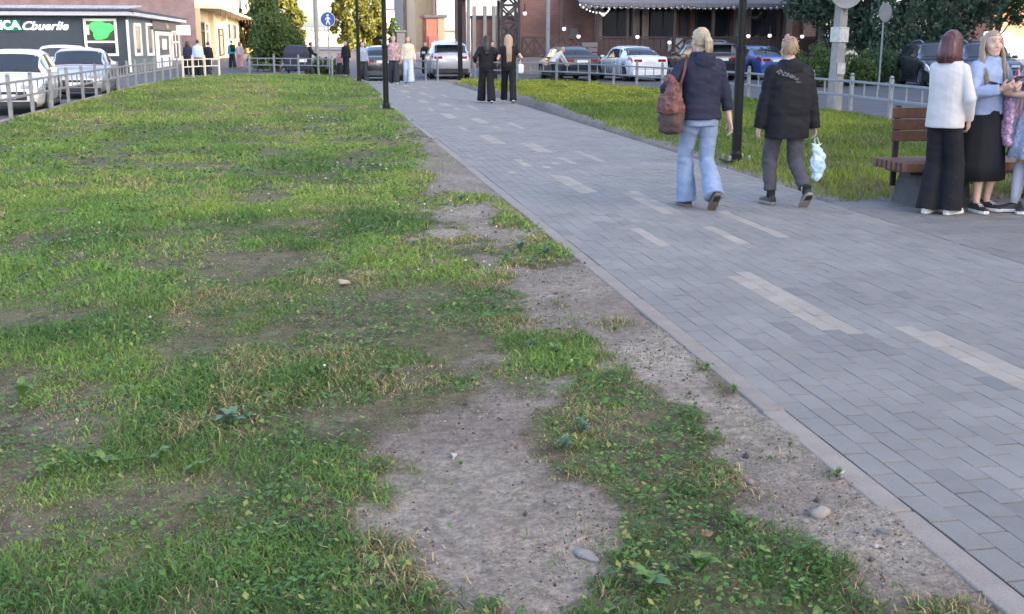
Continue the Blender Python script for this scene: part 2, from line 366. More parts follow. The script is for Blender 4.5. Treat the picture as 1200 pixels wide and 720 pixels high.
for r_ in range(nrow):
    xc = PX0+ROW*(r_+0.5); off = (r_ % 2)*LEN/2
    k = -20
    while True:
        yc = PY0+0.068+off+LEN*k; k += 1
        if yc < -2: continue
        if yc > 46: break
        kind = 'paver'
        for (x0, x1, y0), dl in zip(DASH, DLEN):
            if x0 < xc < x1 and (yc-y0) % 6.0 < dl: kind = 'paver_light'
        if kind == 'paver':
            h_ = vn(np.array([xc*2.2+40]), np.array([yc*0.9]))[0]
            q = random.random()
            if (h_ > 0.80 and q < 0.5) or q < 0.006: kind = 'paver_dark'
            elif q > 0.997: kind = 'paver_light'
        cells.append((xc, yc, kind))
def seen_size(c):
    px, py = pix_np(np.array([c[0]]), np.array([c[1]]), np.array([0.0]))
    ok = -15 < px[0] < 1215 and -10 < py[0] < 735 and c[1] > 0.8
    return -math.hypot(c[0], c[1]) if ok else -1e6
cells.sort(key=seen_size, reverse=True)
near, rest = cells[:300], cells[300:]
variants = {}
for kind in ('paver', 'paver_light', 'paver_dark'):
    for s_ in range(5):
        vs, fs = paver_geo(ROW-.0028, LEN-.0085, seed=s_); variants[kind, s_] = MB().add(vs, fs).mesh('paver')
        variants[kind, s_].materials.append(MT[kind])
for i, (x, y, kind) in enumerate(near):
    o = link('paver', variants[kind, i % 5], path, None, (x+random.uniform(-.001, .001), y+random.uniform(-.0015, .0015), random.uniform(-.0012, .0012)), (random.uniform(-.004, .004), random.uniform(-.008, .008), random.uniform(-.006, .006)))
for kind in ('paver', 'paver_light', 'paver_dark'):
    mb = MB()
    for i, (x, y, k2) in enumerate(rest):
        if k2 != kind: continue
        vs, fs = paver_geo(ROW-.0028, LEN-.0085, seed=i % 9); dz = random.uniform(-.002, .002)
        mb.add([(a+x, b+y, c+dz) for a, b, c in vs], fs)
    me = bpy.data.meshes.new('paver_run'); me.from_pydata(mb.v, [], mb.f); me.materials.append(MT[kind])
    tag(link('paver', me, path), kind='stuff')
mb = MB(); y = 2.0; r_ = 0
while y < 10.45:
    x = 5.03+(r_ % 2)*0.15; r_ += 1
    if x > 5.1: vs, fs = paver_geo(0.142, 0.192, seed=r_ % 7); mb.add([(a+5.102, b+y+.1, c) for a, b, c in vs], fs)
    while x < 10.6:
        vs, fs = paver_geo(0.294, 0.194, seed=r_ % 7); dz = random.uniform(-.002, .002); mb.add([(a+x+.15, b+y+.1, c+dz) for a, b, c in vs], fs); x += 0.3
    y += 0.2
me = bpy.data.meshes.new('plaza_paver_run'); me.from_pydata(mb.v, [], mb.f); me.materials.append(MT['plaza'])
tag(link('paver', me, plaza), kind='stuff')
# kerb stones along the left edge (a part each)
vs = [(-.055, -.54, -.2), (.052, -.54, -.2), (.052, .54, -.2), (-.055, .54, -.2)]
kme = MB().box((0, 0, -.09), (.105, 1.094, .2)).mesh('kerb_stone', bevel=0.008, seg=2); kme.materials.append(MT['kerb'])
ky = 3.36-1.1*4+0.55
while ky < 46:
    link('kerb_stone', kme, path, None, (1.928+random.uniform(-.004, .004), ky, -0.002+random.uniform(-.004, .003)), (0, random.uniform(-.01, .01), random.uniform(-.004, .004))); ky += 1.1
# flush kerb along the right edge
kme2 = MB().box((0, 0, -.09), (.075, 1.09, .18)).mesh('edge_stone', bevel=0.008); kme2.materials.append(MT['kerb'])
ky = 11.0+.55
while ky < 45.5:
    link('edge_stone', kme2, path, None, (5.068, ky, 0.002), (0, 0, random.uniform(-.003, .003))); ky += 1.1
# kerb round the lawn, the car park side and the verge
def kerbline(name, pts, m, w=0.14, z0=-0.16, z1=0.0, parent=None):
    mb = MB()
    for (x0, y0), (x1, y1) in zip(pts[:-1], pts[1:]):
        L_ = math.hypot(x1-x0, y1-y0); a = math.atan2(y1-y0, x1-x0); n = max(1, round(L_/1.0))
        for k in range(n):
            t = (k+.5)/n; mb.box((x0+(x1-x0)*t, y0+(y1-y0)*t, (z0+z1)/2), (L_/n-.008, w, z1-z0), a)
    o = mb.build(name, m, parent, bevel=0.012); return tag(o, kind='structure')
kerbline('lawn_kerb', [(-6.2, -5), (-6.2, 44), (-5.75, 51), (-4.95, 54.1), (-2.3, 56.1), (0.03, 54.05), (1.52, 50.1), (2.08, 46.3)], MT['kerb'])
kerbline('verge_kerb', [(5.1, 46.2), (5.85, 46.15), (8.05, 44.35), (9.9, 41.95), (10.6, 37), (11.4, 29), (11.4, 23), (11.05, 19), (10.7, 12), (10.7, 0)], MT['kerb'])
kerbline('path_end_kerb', [(2.1, 46.27), (5.0, 46.27)], MT['kerb'], z1=-0.02)
# ================================================================ BUILDINGS
MT['shop_dark'] = mat('shop_dark_cladding', (0.032, 0.045, 0.062), 0.6, 0.12, 2)
MT['shop_side'] = mat('shop_grey_green_cladding', (0.10, 0.12, 0.125), 0.65, 0.1, 2)
MT['roof_metal'] = mat('ribbed_roof', (0.32, 0.34, 0.38), 0.5, 0.08, 3, metal=0.3)
MT['fascia'] = mat('fascia_navy', (0.035, 0.04, 0.06), 0.6, 0.1)
MT['fascia_light'] = mat('fascia_light', (0.42, 0.44, 0.5), 0.5, 0.08)
MT['purple_brick'] = brickmat('purple_brick', (0.2, 0.13, 0.135), (0.165, 0.105, 0.115), (0.22, 0.2, 0.2))
MT['red_brick'] = brickmat('red_brown_brick', (0.26, 0.12, 0.09), (0.21, 0.095, 0.075), (0.22, 0.17, 0.15))
MT['cream'] = mat('cream_plaster', (0.42, 0.345, 0.24), 0.8, 0.08, 1.0)
MT['pale'] = mat('pale_plaster', (0.36, 0.325, 0.285), 0.8, 0.08, 0.8)
MT['grey_tower'] = mat('grey_pebble_concrete', (0.23, 0.21, 0.21), 0.9, 0.25, 1.3)
MT['kiosk_red'] = mat('kiosk_red_brown', (0.14, 0.05, 0.04), 0.7, 0.15, 1.5)
MT['kiosk_banner'] = mat('red_banner', (0.2, 0.03, 0.035), 0.6, 0.1)
MT['dark_steel'] = mat('brown_black_steel', (0.028, 0.02, 0.026), 0.5, 0.15)
MT['brown_steel'] = mat('brown_column', (0.09, 0.05, 0.05), 0.6, 0.15)
MT['plinth'] = mat('plinth_block', (0.21, 0.185, 0.18), 0.85, 0.15, 3, 0.4, 20)
MT['beige_col'] = mat('beige_column', (0.30, 0.25, 0.22), 0.75, 0.12, 3)
MT['awning'] = mat('grey_awning', (0.2, 0.185, 0.195), 0.8, 0.1, 2)
MT['terrace_wood'] = mat('dark_terrace_board', (0.07, 0.042, 0.038), 0.65, 0.2, 5)
MT['yellow_wall'] = mat('ochre_wall', (0.45, 0.31, 0.1), 0.8, 0.1, 1)
MT['canopy_soffit'] = mat('canopy_panel', (0.4, 0.34, 0.25), 0.7, 0.1, 1)
MT['green_board'] = mat('green_sign_board', (0.01, 0.12, 0.075), 0.5, 0.1)
MT['letter_white'] = mat('sign_letter_white', (0.85, 0.82, 0.84), 0.5, 0, emit=(1, .92, .95), est=0.35)
MT['letter_green'] = mat('sign_letter_green', (0.25, 0.75, 0.5), 0.5, 0, emit=(.3, .9, .6), est=0.25)
MT['green_lit'] = mat('lit_green_display', (0.02, 0.6, 0.03), 0.5, 0, emit=(0.02, 1.0, 0.04), est=0.9)
MT['brown_sign'] = mat('brown_sign_board', (0.10, 0.075, 0.06), 0.6, 0.3, 4)
MT['curtain'] = mat('window_blind', (0.35, 0.33, 0.3), 0.8, 0.2, 3)

MT['hazed_pane'] = mat('hazed_window_pane', (.24, .23, .22), .3, .2, 1)  # panes lightened so their colour carries the distance haze
def wallbox(name, x0, x1, y0, y1, z0, z1, m, parent, bevel=0):
    c = ((x0+x1)/2, (y0+y1)/2, (z0+z1)/2); return MB().box(c, (abs(x1-x0), abs(y1-y0), abs(z1-z0))).build(name, m, parent, bevel)
def window(parent, c, w, h, axis='x', frame=0.07, pm=None, fm=None, depth=0.12, mull=(), out=1, name='window'):
    """window on a wall: frame (part) > pane (sub-part). axis = direction the wall runs"""
    fm = fm or MT['white_trim']; pm = pm or MT['window']
    mb = MB(); 
    def bar(u, v, du, dv, d=depth):
        mb.box((u, 0, v), (du, d, dv))
    bar(0, h/2-frame/2, w, frame); bar(0, -h/2+frame/2, w, frame)
    bar(-w/2+frame/2, 0, frame, h-2*frame); bar(w/2-frame/2, 0, frame, h-2*frame)
    for kind, t in mull:
        if kind == 'h': bar(0, t*h, w-2*frame, frame*.8, depth*.8)
        else: bar(t*w, 0, frame*.8, h-2*frame, depth*.7)
    rz = 0 if axis == 'x' else math.pi/2
    o = mb.build(name, fm, parent, bevel=0.006, loc=c, rot=(0, 0, rz))
    MB().box((0, 0, 0), (w-2*frame+.01, 0.03, h-2*frame+.01)).build('pane', pm, o)
    return o

# ---- the dark shop beside the car park
SX, SY = at(150, 47, 64).x, 64.0
SY2 = 90.0
ztop = at(150, 11, 64).z
shop = empty('shop_building', (SX, SY, zr)); tag(shop, 'low dark grey shop with ribbed metal roof, lettering and a green lit window', 'shop')
def sl(x, y, Y=SY): p = at(x, y, Y); return p.x-SX, p.z-zr
H_ = ztop-zr
wallbox('front_wall', -26, 0, 0, 0.3, 0, H_-.35, MT['shop_dark'], shop)
wallbox('side_wall', -.3, 0, .302, SY2-SY, 0, H_-.35, MT['shop_side'], shop)
wallbox('rear_wall', -26, -.302, SY2-SY-.3, SY2-SY, 0, H_-.35, MT['shop_dark'], shop)
MB().box((-12.9, -0.1, H_-.23), (26.4, .9, .22)).box((0.12, (SY2-SY)/2+.35, H_-.23), (.5, SY2-SY-.1, .22)).build('fascia', MT['fascia_light'], shop, .02)
MB().box((-12.9, -0.12, H_-.05), (26.6, 1.0, .13)).box((0.14, (SY2-SY)/2+.4, H_-.05), (.56, SY2-SY-.1, .13)).build('gutter', MT['fascia'], shop, .02)
rf = MB()
nrib = 110
for k in range(nrib):
    x = -26+26.1*k/nrib; rf.add([(x, -.5, H_), (x+.16, -.5, H_), (x+.16, 6, H_+.30), (x, 6, H_+.30), (x, -.5, H_+.06), (x+.11, -.5, H_+.06), (x+.11, 6, H_+.36), (x, 6, H_+.36)], [(3, 2, 1, 0), (4, 5, 6, 7), (0, 1, 5, 4), (1, 2, 6, 5), (2, 3, 7, 6), (3, 0, 4, 7)])
rf.build('roof', MT['roof_metal'], shop)
wx, wz = sl(118.5, 44); ww = sl(138, 44)[0]-sl(99, 44)[0]; wh = sl(118, 22)[1]-sl(118, 66)[1]
wf = window(shop, (wx, -.03, wz), ww, wh, 'x', .13, None, None, .16, (('h', -.12),))
g = MB(); gp = []
for k in range(18):
    a = 2*math.pi*k/18; r_ = .47*(1+.18*math.sin(3*a+.6)+.10*math.sin(5*a)); gp.append((r_*1.15*math.cos(a), r_*.95*math.sin(a)))
g.prism(gp, -.02, .02, Matrix.Translation((.05, -.10, wh*.2))@Matrix.Rotation(math.pi/2, 4, 'X'))
g.build('display', MT['green_lit'], wf)
MB().box((.42, -.09, wh*.33), (.2, .02, .12)).build('poster', MT['plate'], wf); MB().box((-.62, -.09, wh*.2), (.14, .02, .5)).build('poster', MT['plate'], wf)
# lettering on the front
def lettering(txt, size, m, parent, loc, rot, shear=0, name='lettering', ext=.03, off=0.0, xs=1.0):
    c = bpy.data.curves.new(name, 'FONT'); c.body = txt; c.size = size; c.extrude = ext; c.shear = shear; c.align_x = 'CENTER'; c.align_y = 'CENTER'; c.offset = off; c.resolution_u = 3
    t = bpy.data.objects.new('tmp', c); COL.objects.link(t); dg = bpy.context.evaluated_depsgraph_get()
    me = bpy.data.meshes.new_from_object(t.evaluated_get(dg)); bpy.data.objects.remove(t); bpy.data.curves.remove(c)
    o = link(name, me, parent, m, loc, rot); o.scale = (xs, 1, 1); return o
bx0, bz0 = sl(-8, 30); bx1, _ = sl(25, 30)
MB().box(((bx0+bx1)/2, -.03, bz0), (bx1-bx0, .05, .62)).build('sign_board', MT['green_board'], shop, .05)
cx, cz = sl(4, 30); lettering('IC', .62, MT['letter_white'], shop, (sl(6.5, 30)[0], -.08, cz), (math.pi/2, 0, 0), xs=.9, off=.015)
lettering('A', .62, MT['letter_green'], shop, (sl(18.5, 30)[0], -.08, cz), (math.pi/2, 0, 0), off=.02, xs=1.2)
lettering('Cbuerlie', .60, MT['letter_white'], shop, (sl(52, 30)[0], -.05, sl(52, 31)[1]), (math.pi/2, 0, 0), shear=.35, off=.004, xs=1.1)
# side features: corner trim, narrow windows, white door, sign boxes, lamp
MB().box((.02, -.02, H_/2-.25), (.12, .12, H_-.6)).build('corner_trim', MT['white_trim'], shop)
def sideY(x): # pixel column -> depth along the side wall
    d = ray(x, 47); return (SX/d.x)*d.y
for x0, x1 in ((157, 164.5), (171.5, 178.5)):
    ya, yb = sideY(x0), sideY(x1); z0 = at(x0, 66, ya).z-zr; z1 = at(x0, 27, ya).z-zr
    window(shop, (.02, (ya+yb)/2-SY, (z0+z1)/2), yb-ya, z1-z0, 'y', .16, None, None, .14)
ya, yb = sideY(182), sideY(198.5)
dz1 = at(182, 37, ya).z-zr
d_ = MB().box((0, 0, 0), (.14, yb-ya, dz1)).build('door', MT['white_trim'], shop, .02, loc=(.02, (ya+yb)/2-SY, dz1/2))
MB().box((.075, 0, dz1*.12), (.03, (yb-ya)*.68, dz1*.56)).build('pane', MT['window'], d_)
MB().box((.095, -.1, dz1*.15), (.01, (yb-ya)*.3, dz1*.3)).build('notice', MT['plate'], d_)
MB().tube([(.1, -(yb-ya)*.4, -.3), (.16, -(yb-ya)*.4, -.3), (.16, -(yb-ya)*.4, .05), (.1, -(yb-ya)*.4, .05)], .025).build('handle', MT['dark_steel'], d_)
ya2, yb2 = sideY(178), sideY(205)
o = wallbox('sign_board', .02, .12, ya2-SY, yb2-SY, H_-.95, H_-.42, MT['brown_sign'], shop)
lettering('Clbo', .5, MT['cream'], shop, (.15, (ya2+yb2)/2-SY+.8, H_-.68), (math.pi/2, 0, math.pi/2), shear=.3)
ya3 = sideY(206)
wallbox('sign_box', .05, 1.0, ya3-SY, ya3-SY+.5, H_-1.25, H_-.55, MT['white_trim'], shop, .03)
ya4, yb4 = sideY(201), sideY(209)
window(shop, (.02, (ya4+yb4)/2-SY, 1.35), yb4-ya4, 2.1, 'y', .14, None, None, .14, (('v', 0), ('h', .1)))

# ---- brick building with the long shop front and canopy
BY = 92.0; BX = at(230, 47, BY).x
bb = empty('brick_building', (BX, BY, zr)); tag(bb, 'tall mauve brick building with a cream shop front and pale canopy along its sunlit side', 'building')
wallbox('brick_wall', -40, 0, 0, .4, 0, 16, MT['purple_brick'], bb)
wallbox('side_wall', -.4, 0, .402, 95, 4.2, 16, MT['pale'], bb)
wallbox('lower_wall', -.5, -.1, .402, 95, 0, 4.2, MT['cream'], bb)
wallbox('roof', -40.3, .3, -.3, 95.3, 16, 16.3, MT['fascia'], bb)
def bY(x): d = ray(x, 47); return (BX/d.x)*d.y-BY
for k in range(10):
    y = 3+9*k; 
    for zf in (6.6, 10, 13.4): window(bb, (.0, y+2.5, zf), 2.2, 2.0, 'y', .12, None, None, .14, (('v', .17),))
mb = MB(); cy0 = bY(224)+BY-BY
c0 = bY(233); c1 = bY(304)
mb.add([(-.1, c0-1, 4.1), (1.7, c0+.2, 4.1), (1.7, c1, 4.1), (-.1, c1, 4.1), (-.1, c0-1, 4.45), (1.7, c0+.2, 4.32), (1.7, c1, 4.32), (-.1, c1, 4.45)], [(3, 2, 1, 0), (4, 5, 6, 7), (0, 1, 5, 4), (1, 2, 6, 5), (2, 3, 7, 6), (3, 0, 4, 7)])
mb.build('canopy', MT['canopy_soffit'], bb)
k = c0
while k < c1-1:
    MB().box((1.72, k+.5, 3.8), (.05, .12, .6)).build('canopy_bracket', MT['brown_steel'], bb); k += 6
for k, (xa, xb, kind) in enumerate(((226, 231, 'p'), (232, 240, 'g'), (241, 246, 'g'), (247, 249, 'p'), (250, 253.5, 'g'), (257, 262, 'd'), (262.5, 264, 'p'))):
    ya, yb = max(.5, bY(xa)), bY(xb)
    if kind == 'p': wallbox('pilaster', -.1, .35, ya, yb, 0, 4.1, MT['cream'], bb)
    else: window(bb, (-.02, (ya+yb)/2, 1.5 if kind == 'd' else 1.7), yb-ya, 2.6 if kind == 'd' else 2.9, 'y', .14, None, MT['dark_steel'] if k % 2 else MT['white_trim'], .16, (('h', .25),))
wallbox('ochre_band', -.1, .12, bY(265), bY(304), 0, 1.3, MT['yellow_wall'], bb)
for x in (269, 276, 283): window(bb, (-.02, bY(x), 2.6), 3.5, 1.6, 'y', .15, None, MT['brown_steel'], .16)

# ---- far street: pale flats, tower, cream block, kiosk
def block(name, label, x0, x1, Y, ytop, m, depth=20, wins=None, cat='building', roofm='fascia', wsize=(1.4, 1.5), fm=None, ybase=None):
    p0, p1 = at(x0, ytop, Y), at(x1, ytop, Y); z1 = p0.z
    b = empty(name, ((p0.x+p1.x)/2, Y, zr)); tag(b, label, cat); w = p1.x-p0.x; h = z1-zr
    wallbox('wall', -w/2, w/2, 0, depth, 0, h, MT[m], b)
    wallbox('roof', -w/2-.2, w/2+.2, -.2, depth+.2, h+.002, h+.25, MT[roofm], b)
    if wins:
        nx_, nz_, zb, zt = wins
        for i in range(nx_):
            for j in range(nz_):
                window(b, ((i+.5)/nx_*w-w/2, -.01, zb+(j+.5)/nz_*(zt-zb)), wsize[0], wsize[1], 'x', .12, MT['hazed_pane'], fm, .14, (('v', .1),))
    return b, w, h
block('apartment_block', 'pale low apartment block far down the street between the poplars', 336, 402, 330, 36, 'pale', 20, (9, 2, .8, 5.5), wsize=(1.2, 1.3))
block('apartment_block', 'yellowish far block seen right of the poplars and left of the grey tower', 452, 474, 250, 12, 'cream', 20, (3, 3, 1, 7.5), wsize=(.8, 1.2))
block('tower_block', 'grey rough concrete tower end wall rising out of the picture', 469.5, 483.5, 190, -120, 'grey_tower', 20, (1, 8, 3, 24), wsize=(.7, 1.0))
block('cream_building', 'tall plain cream wall beside the grey tower', 483.8, 510, 175, -110, 'cream', 22, None)
b_, w, h = block('pale_building', 'pale plastered building with cornice behind the red brown kiosk', 510.3, 556, 170, -40, 'pale', 20, (2, 3, 5, 14), wsize=(1.2, 1.6))
k_, w, h = block('kiosk', 'small red brown kiosk with a red banner behind the silver estate car', 499.5, 521, 105, 21, 'kiosk_red', 4, None, cat='kiosk')
MB().box((-w*.12, -.05, 1.5), (w*.55, .08, 1.1)).build('banner', MT['kiosk_banner'], k_, .01)
MB().box((w*.3, -.02, h/2), (w*.38, .06, h-.1)).build('lit_face', mat('kiosk_lit_face', (.24, .11, .09), .7, .15), k_, .01)  # sunlight on the right-hand face, put into a lighter panel colour
MB().tube([(w*.12, 1, h+.2), (w*.12, 1, h+1.9)], .09).build('flue', MT['dark_steel'], k_)
MB().box((-w*.1, -.5, .9), (w*.9, .5, .08)).build('counter', MT['dark_steel'], k_)
g_ = empty('shed', (at(527, 40, 120).x, 120, zr)); tag(g_, 'grey pitched roof shed with white panelled front right of the kiosk', 'shed')
w = at(536, 40, 120).x-at(519, 40, 120).x; zt = at(527, 16, 120).z-zr; ze = at(527, 36, 120).z-zr
MB().add([(-w/2, 0, 0), (w/2, 0, 0), (w/2, 0, ze), (-w/2, 0, ze), (-w/2, 6, 0), (w/2, 6, 0), (w/2, 6, ze), (-w/2, 6, ze)], [(0, 1, 2, 3), (5, 4, 7, 6), (4, 0, 3, 7), (1, 5, 6, 2)]).build('wall', MT['plinth'], g_)
MB().add([(-w/2-.1, -.3, ze), (w/2+.1, -.3, ze), (w/2+.1, 3, zt), (-w/2-.1, 3, zt), (w/2+.1, 6.2, ze), (-w/2-.1, 6.2, ze)], [(0, 1, 2, 3), (3, 2, 4, 5), (0, 3, 5), (1, 4, 2)]).build('roof', MT['concrete'], g_)
for i in range(3):
    for j in range(2): MB().box(((i-1)*w*.29, -.03, .55+j*.85), (w*.25, .05, .72)).build('panel', MT['white_trim'], g_, .01)
# small dark doorway object at the tower foot
block('garage', 'dark slate garage standing at the foot of the grey tower', 465, 474.5, 150, 38, 'fascia', 5, None, cat='garage')
# ochre wall and white gate post at the end of the shop front
ow = empty('boundary_wall', (at(292, 60, 190).x, 190, zr)); tag(ow, 'sunlit ochre boundary wall beyond the shop front', 'wall')
w = at(308, 60, 190).x-at(284, 60, 190).x
wallbox('wall', -w/2, w/2, 0, .4, 0, at(292, 54, 190).z-zr, MT['yellow_wall'], ow)
wallbox('coping', -w/2-.1, w/2+.1, -.1, .5, at(292, 54, 190).z-zr+.002, at(292, 54, 190).z-zr+.2, MT['cream'], ow)
wallbox('gate_post', -.4, .4, -.52, -.12, 0, at(292, 43, 190).z-zr, MT['white_trim'], ow)

# ---- restaurant with terrace
RY = 59.0
def rx(x, Y=RY): return at(x, 47, Y).x
def rz(y, Y=RY): return at(700, y, Y).z
rest_ = empty('restaurant', (rx(610), RY, zr)); tag(rest_, 'red brown brick restaurant with grey awning, dark glazing and a wooden terrace', 'restaurant')
ox = rx(610)
def rbox(name, x0, x1, y0, y1, m, ya=0.0, yb=.3, bevel=0, parent=None):
    """pixel rectangle on the facade plane, ya..yb = depth behind the facade"""
    return wallbox(name, rx(x0)-ox, rx(x1)-ox, ya, yb, rz(y1)-zr, rz(y0)-zr, MT[m], parent or rest_, bevel)
TZ = rz(66)-zr                        # terrace floor
wallbox('brick_wall', rx(610, RY+3)-ox, rx(985)-ox, 3.0, 3.4, 0, 7.5, MT['red_brick'], rest_)
wallbox('roof', -.5, rx(985)-ox+.5, 2.4, 4.5, 7.5, 7.9, MT['fascia'], rest_)
wallbox('plinth', .02, rx(985)-ox, -.0, 2.99, 0, TZ, MT['plinth'], rest_)
wallbox('terrace_floor', -.05, rx(985)-ox+.05, -.06, 2.98, TZ+.002, TZ+.09, MT['terrace_wood'], rest_)
# dark glazing in bays between beige columns
for x0, x1 in ((722, 758), (780, 812), (816, 828), (836, 876), (903, 940)):
    a, b = rx(x0)-ox, rx(x1)-ox
    window(rest_, ((a+b)/2, 2.96, TZ+1.95), (b-a)*1.05, 3.1, 'x', .1, None, MT['dark_steel'], .14, (('v', 0),))
for x in (761, 772, 885, 896, 716, 946): rbox('column', x-4, x+4, -20, 66, 'beige_col', 2.5, 2.92, .03)
rbox('panel', 940.5, 944, -10, 45, 'beige_col', 2.7, 2.9)
wallbox('light_panel', rx(966)-ox, rx(984)-ox, 2.8, 2.95, TZ+.9, TZ+2.3, mat('pink_beige_panel', (.5, .3, .25), .7, .1), rest_)
# awning with a scalloped valance
aw = MB(); xa, xb = rx(676)-ox, rx(935)-ox; za = rz(5)-zr
aw.add([(xa, -.6, za), (xb, -.6, za), (xb, 2.9, za+1.3), (xa, 2.9, za+1.3), (xa, -.6, za+.06), (xb, -.6, za+.06), (xb, 2.9, za+1.36), (xa, 2.9, za+1.36)], [(3, 2, 1, 0), (4, 5, 6, 7), (0, 1, 5, 4), (1, 2, 6, 5), (2, 3, 7, 6), (3, 0, 4, 7)])
n = 36
for k in range(n):
    x0 = xa+(xb-xa)*k/n; w_ = (xb-xa)/n
    aw.prism([(0, 0), (w_, 0), (w_*.95, -.2), (w_*.5, -.3), (w_*.05, -.2)], -.02, .02, Matrix.Translation((x0, -.6-.004*(k % 2), za+.03))@Matrix.Rotation(math.pi/2, 4, 'X'))
aw.build('awning', MT['awning'], rest_)
# terrace posts, board railing, crosses
for x in (657, 700, 735, 790, 835, 870, 912, 958): rbox('post', x-1.6, x+1.6, -5, 66, 'terrace_wood', -.05, .12)
def railing(xs, boards):
    for a, b in zip(xs[:-1], xs[1:]):
        A, B = rx(a)-ox, rx(b)-ox; z0, z1 = TZ+.09, rz(44)-zr
        MB().box(((A+B)/2, .03, z1), (B-A, .12, .09)).build('handrail', MT['terrace_wood'], rest_)
        MB().box(((A+B)/2, .03, z0+.06), (B-A, .08, .07)).build('lower_rail', MT['terrace_wood'], rest_)
        MB().box((A, .03, (z0+z1)/2), (.1, .1, z1-z0)).build('baluster', MT['terrace_wood'], rest_)
        if boards:
            nb = max(2, round((B-A)/.35))
            for i in range(nb): MB().box((A+(i+.5)/nb*(B-A), .035, (z0+z1)/2), ((B-A)/nb-.02, .04, z1-z0-.16)).build('board', MT['terrace_wood'], rest_)
        else:
            d = math.hypot(B-A, z1-z0); an = math.atan2(z1-z0, B-A)
            for s_, yy in ((1, .01), (-1, .07)): MB().box(((A+B)/2, yy, (z0+z1)/2), (d, .05, .09), rot=Matrix.Rotation(-s_*an, 3, 'Y')).build('cross_brace', MT['terrace_wood'], rest_)
railing([612, 626, 640.5, 657, 678], False); railing([700, 735, 782], True); railing([782, 804], False); railing([804, 835, 870, 912, 958, 980], True)
wallbox('light_screen', rx(783)-ox, rx(803)-ox, .3, .34, TZ+.2, rz(45)-zr, MT['plate'], rest_)
# steps with landing
for i in range(4): rbox('step', 679+i*3, 697, 50+i*6, 55+i*6, 'plinth', -.6+i*.02, -.07)
MB().box((rx(691)-ox, -.35, (rz(60)-zr)), (2.2, .08, .1), rot=Matrix.Rotation(.55, 3, 'Y')).build('stair_rail', MT['terrace_wood'], rest_)
rbox('wall_sign', 682, 692, 33, 46, 'plinth', 2.7, 2.98)
# open steel entrance frame on the left: column, beam, lattice stair tower, brick piers
gate = empty('steel_frame', (rx(536), RY-.5, zr)); tag(gate, 'dark steel entrance frame with a cross braced lattice tower left of the restaurant', 'steel frame')
gx0 = rx(536)
def gb(x): return rx(x)-gx0
zb = rz(1)-zr
MB().box((0, 0, 4), (.34, .34, 8)).build('column', MT['brown_steel'], gate, .02)
MB().box((gb(543), .3, 4), (.22, .3, 8)).build('column', MT['brown_steel'], gate, .02)
MB().box((gb(572), 0, zb+.35), (gb(612)-gb(540), .3, .7)).build('beam', MT['dark_steel'], gate, .02)
tw = [gb(586), gb(606)]
for x in tw:
    for y in (.0, 1.0): MB().box((x, y, zb/2), (.13, .13, zb)).build('leg', MT['dark_steel'], gate)
zz = 0.0; w_ = tw[1]-tw[0]; hh = .86
while zz < zb-.2:
    an = math.atan2(hh, w_); d = math.hypot(w_, hh)
    for y in (.0, 1.0):
        for s_ in (1, -1): MB().box(((tw[0]+tw[1])/2, y-.03*s_, zz+hh/2), (d, .05, .09), rot=Matrix.Rotation(-s_*an, 3, 'Y')).build('cross_brace', MT['dark_steel'], gate)
        MB().box(((tw[0]+tw[1])/2, y, zz), (w_, .07, .09)).build('strut', MT['dark_steel'], gate)
    zz += hh
wb = empty('brick_wing', (gx0, RY+14, zr)); tag(wb, 'brick wing with pale pilasters seen through the dark steel frame', 'building')
def wb_x(x): return rx(x, RY+14)-gx0
wallbox('wall', wb_x(553), wb_x(612), .2, .5, 0, rz(22, RY+14)-zr, MT['red_brick'], wb)
for x in (556, 568.5, 579, 584): wallbox('pilaster', wb_x(x-2), wb_x(x+2), 0, .19, 0, rz(8, RY+14)-zr, MT['pale'], wb)
wallbox('roof', wb_x(552), wb_x(612), 0.1, .7, rz(22, RY+14)-zr+.002, rz(19, RY+14)-zr, MT['fascia'], wb)
wallbox('dark_door', wb_x(603), wb_x(613), -.1, .18, 0, rz(15, RY+14)-zr, MT['dark_steel'], wb)
# lit garland under the awning edge and along the terrace
def garland(label, pts, sag, n, r=.05, Y=RY-.7):
    root = empty('string_lights', at(pts[0][0], pts[0][1], Y)); tag(root, label, 'string lights', 'string lights on the restaurant'); o0 = root.location.copy()
    cable = []; bl = []
    for (a, b) in zip(pts[:-1], pts[1:]):
        A, B = at(*a, Y)-o0, at(*b, Y)-o0
        for i in range(n+1):
            t = i/n; p = A.lerp(B, t); p.z -= sag*4*t*(1-t); cable.append(p); 
            if i: bl.append(p)
    MB().tube(cable, .012, 5).build('cable', MT['black_plastic'], root)
    me = MB().ell((0, 0, -.05), (r, r, r*1.2), 8, 6).mesh('bulb', smooth=True); me.materials.append(MT['bulb'])
    for p in bl: link('bulb', me, root, None, p)
garland('garland of small lit bulbs hanging below the awning edge', [(680, 3), (740, 7), (800, 6), (860, 7), (925, 5)], .12, 9, .02)
garland('bright garland loop swagging left of the awning', [(676, 1), (703, 14), (714, 10)], .15, 7, .04, RY-.9)
garland('garland draped in the tree at the restaurant corner', [(935, 4), (948, 14), (962, 10)], .2, 6, .04, RY-1.2)
def globe(x, y, Y=RY-.3, r=.17):
    p = at(x, y, Y); o = empty('globe_lamp', p); return o, r
gm = MB().ell((0, 0, 0), (.105, .105, .105), 14, 10).mesh('globe', smooth=True); gm.materials.append(MT['bulb'])
gc = MB().tube([(0, 0, .14), (0, 0, .5)], .025, 6).lathe([(.07, .08), (.05, .16)], 10).mesh('bracket'); gc.materials.append(MT['dark_steel'])
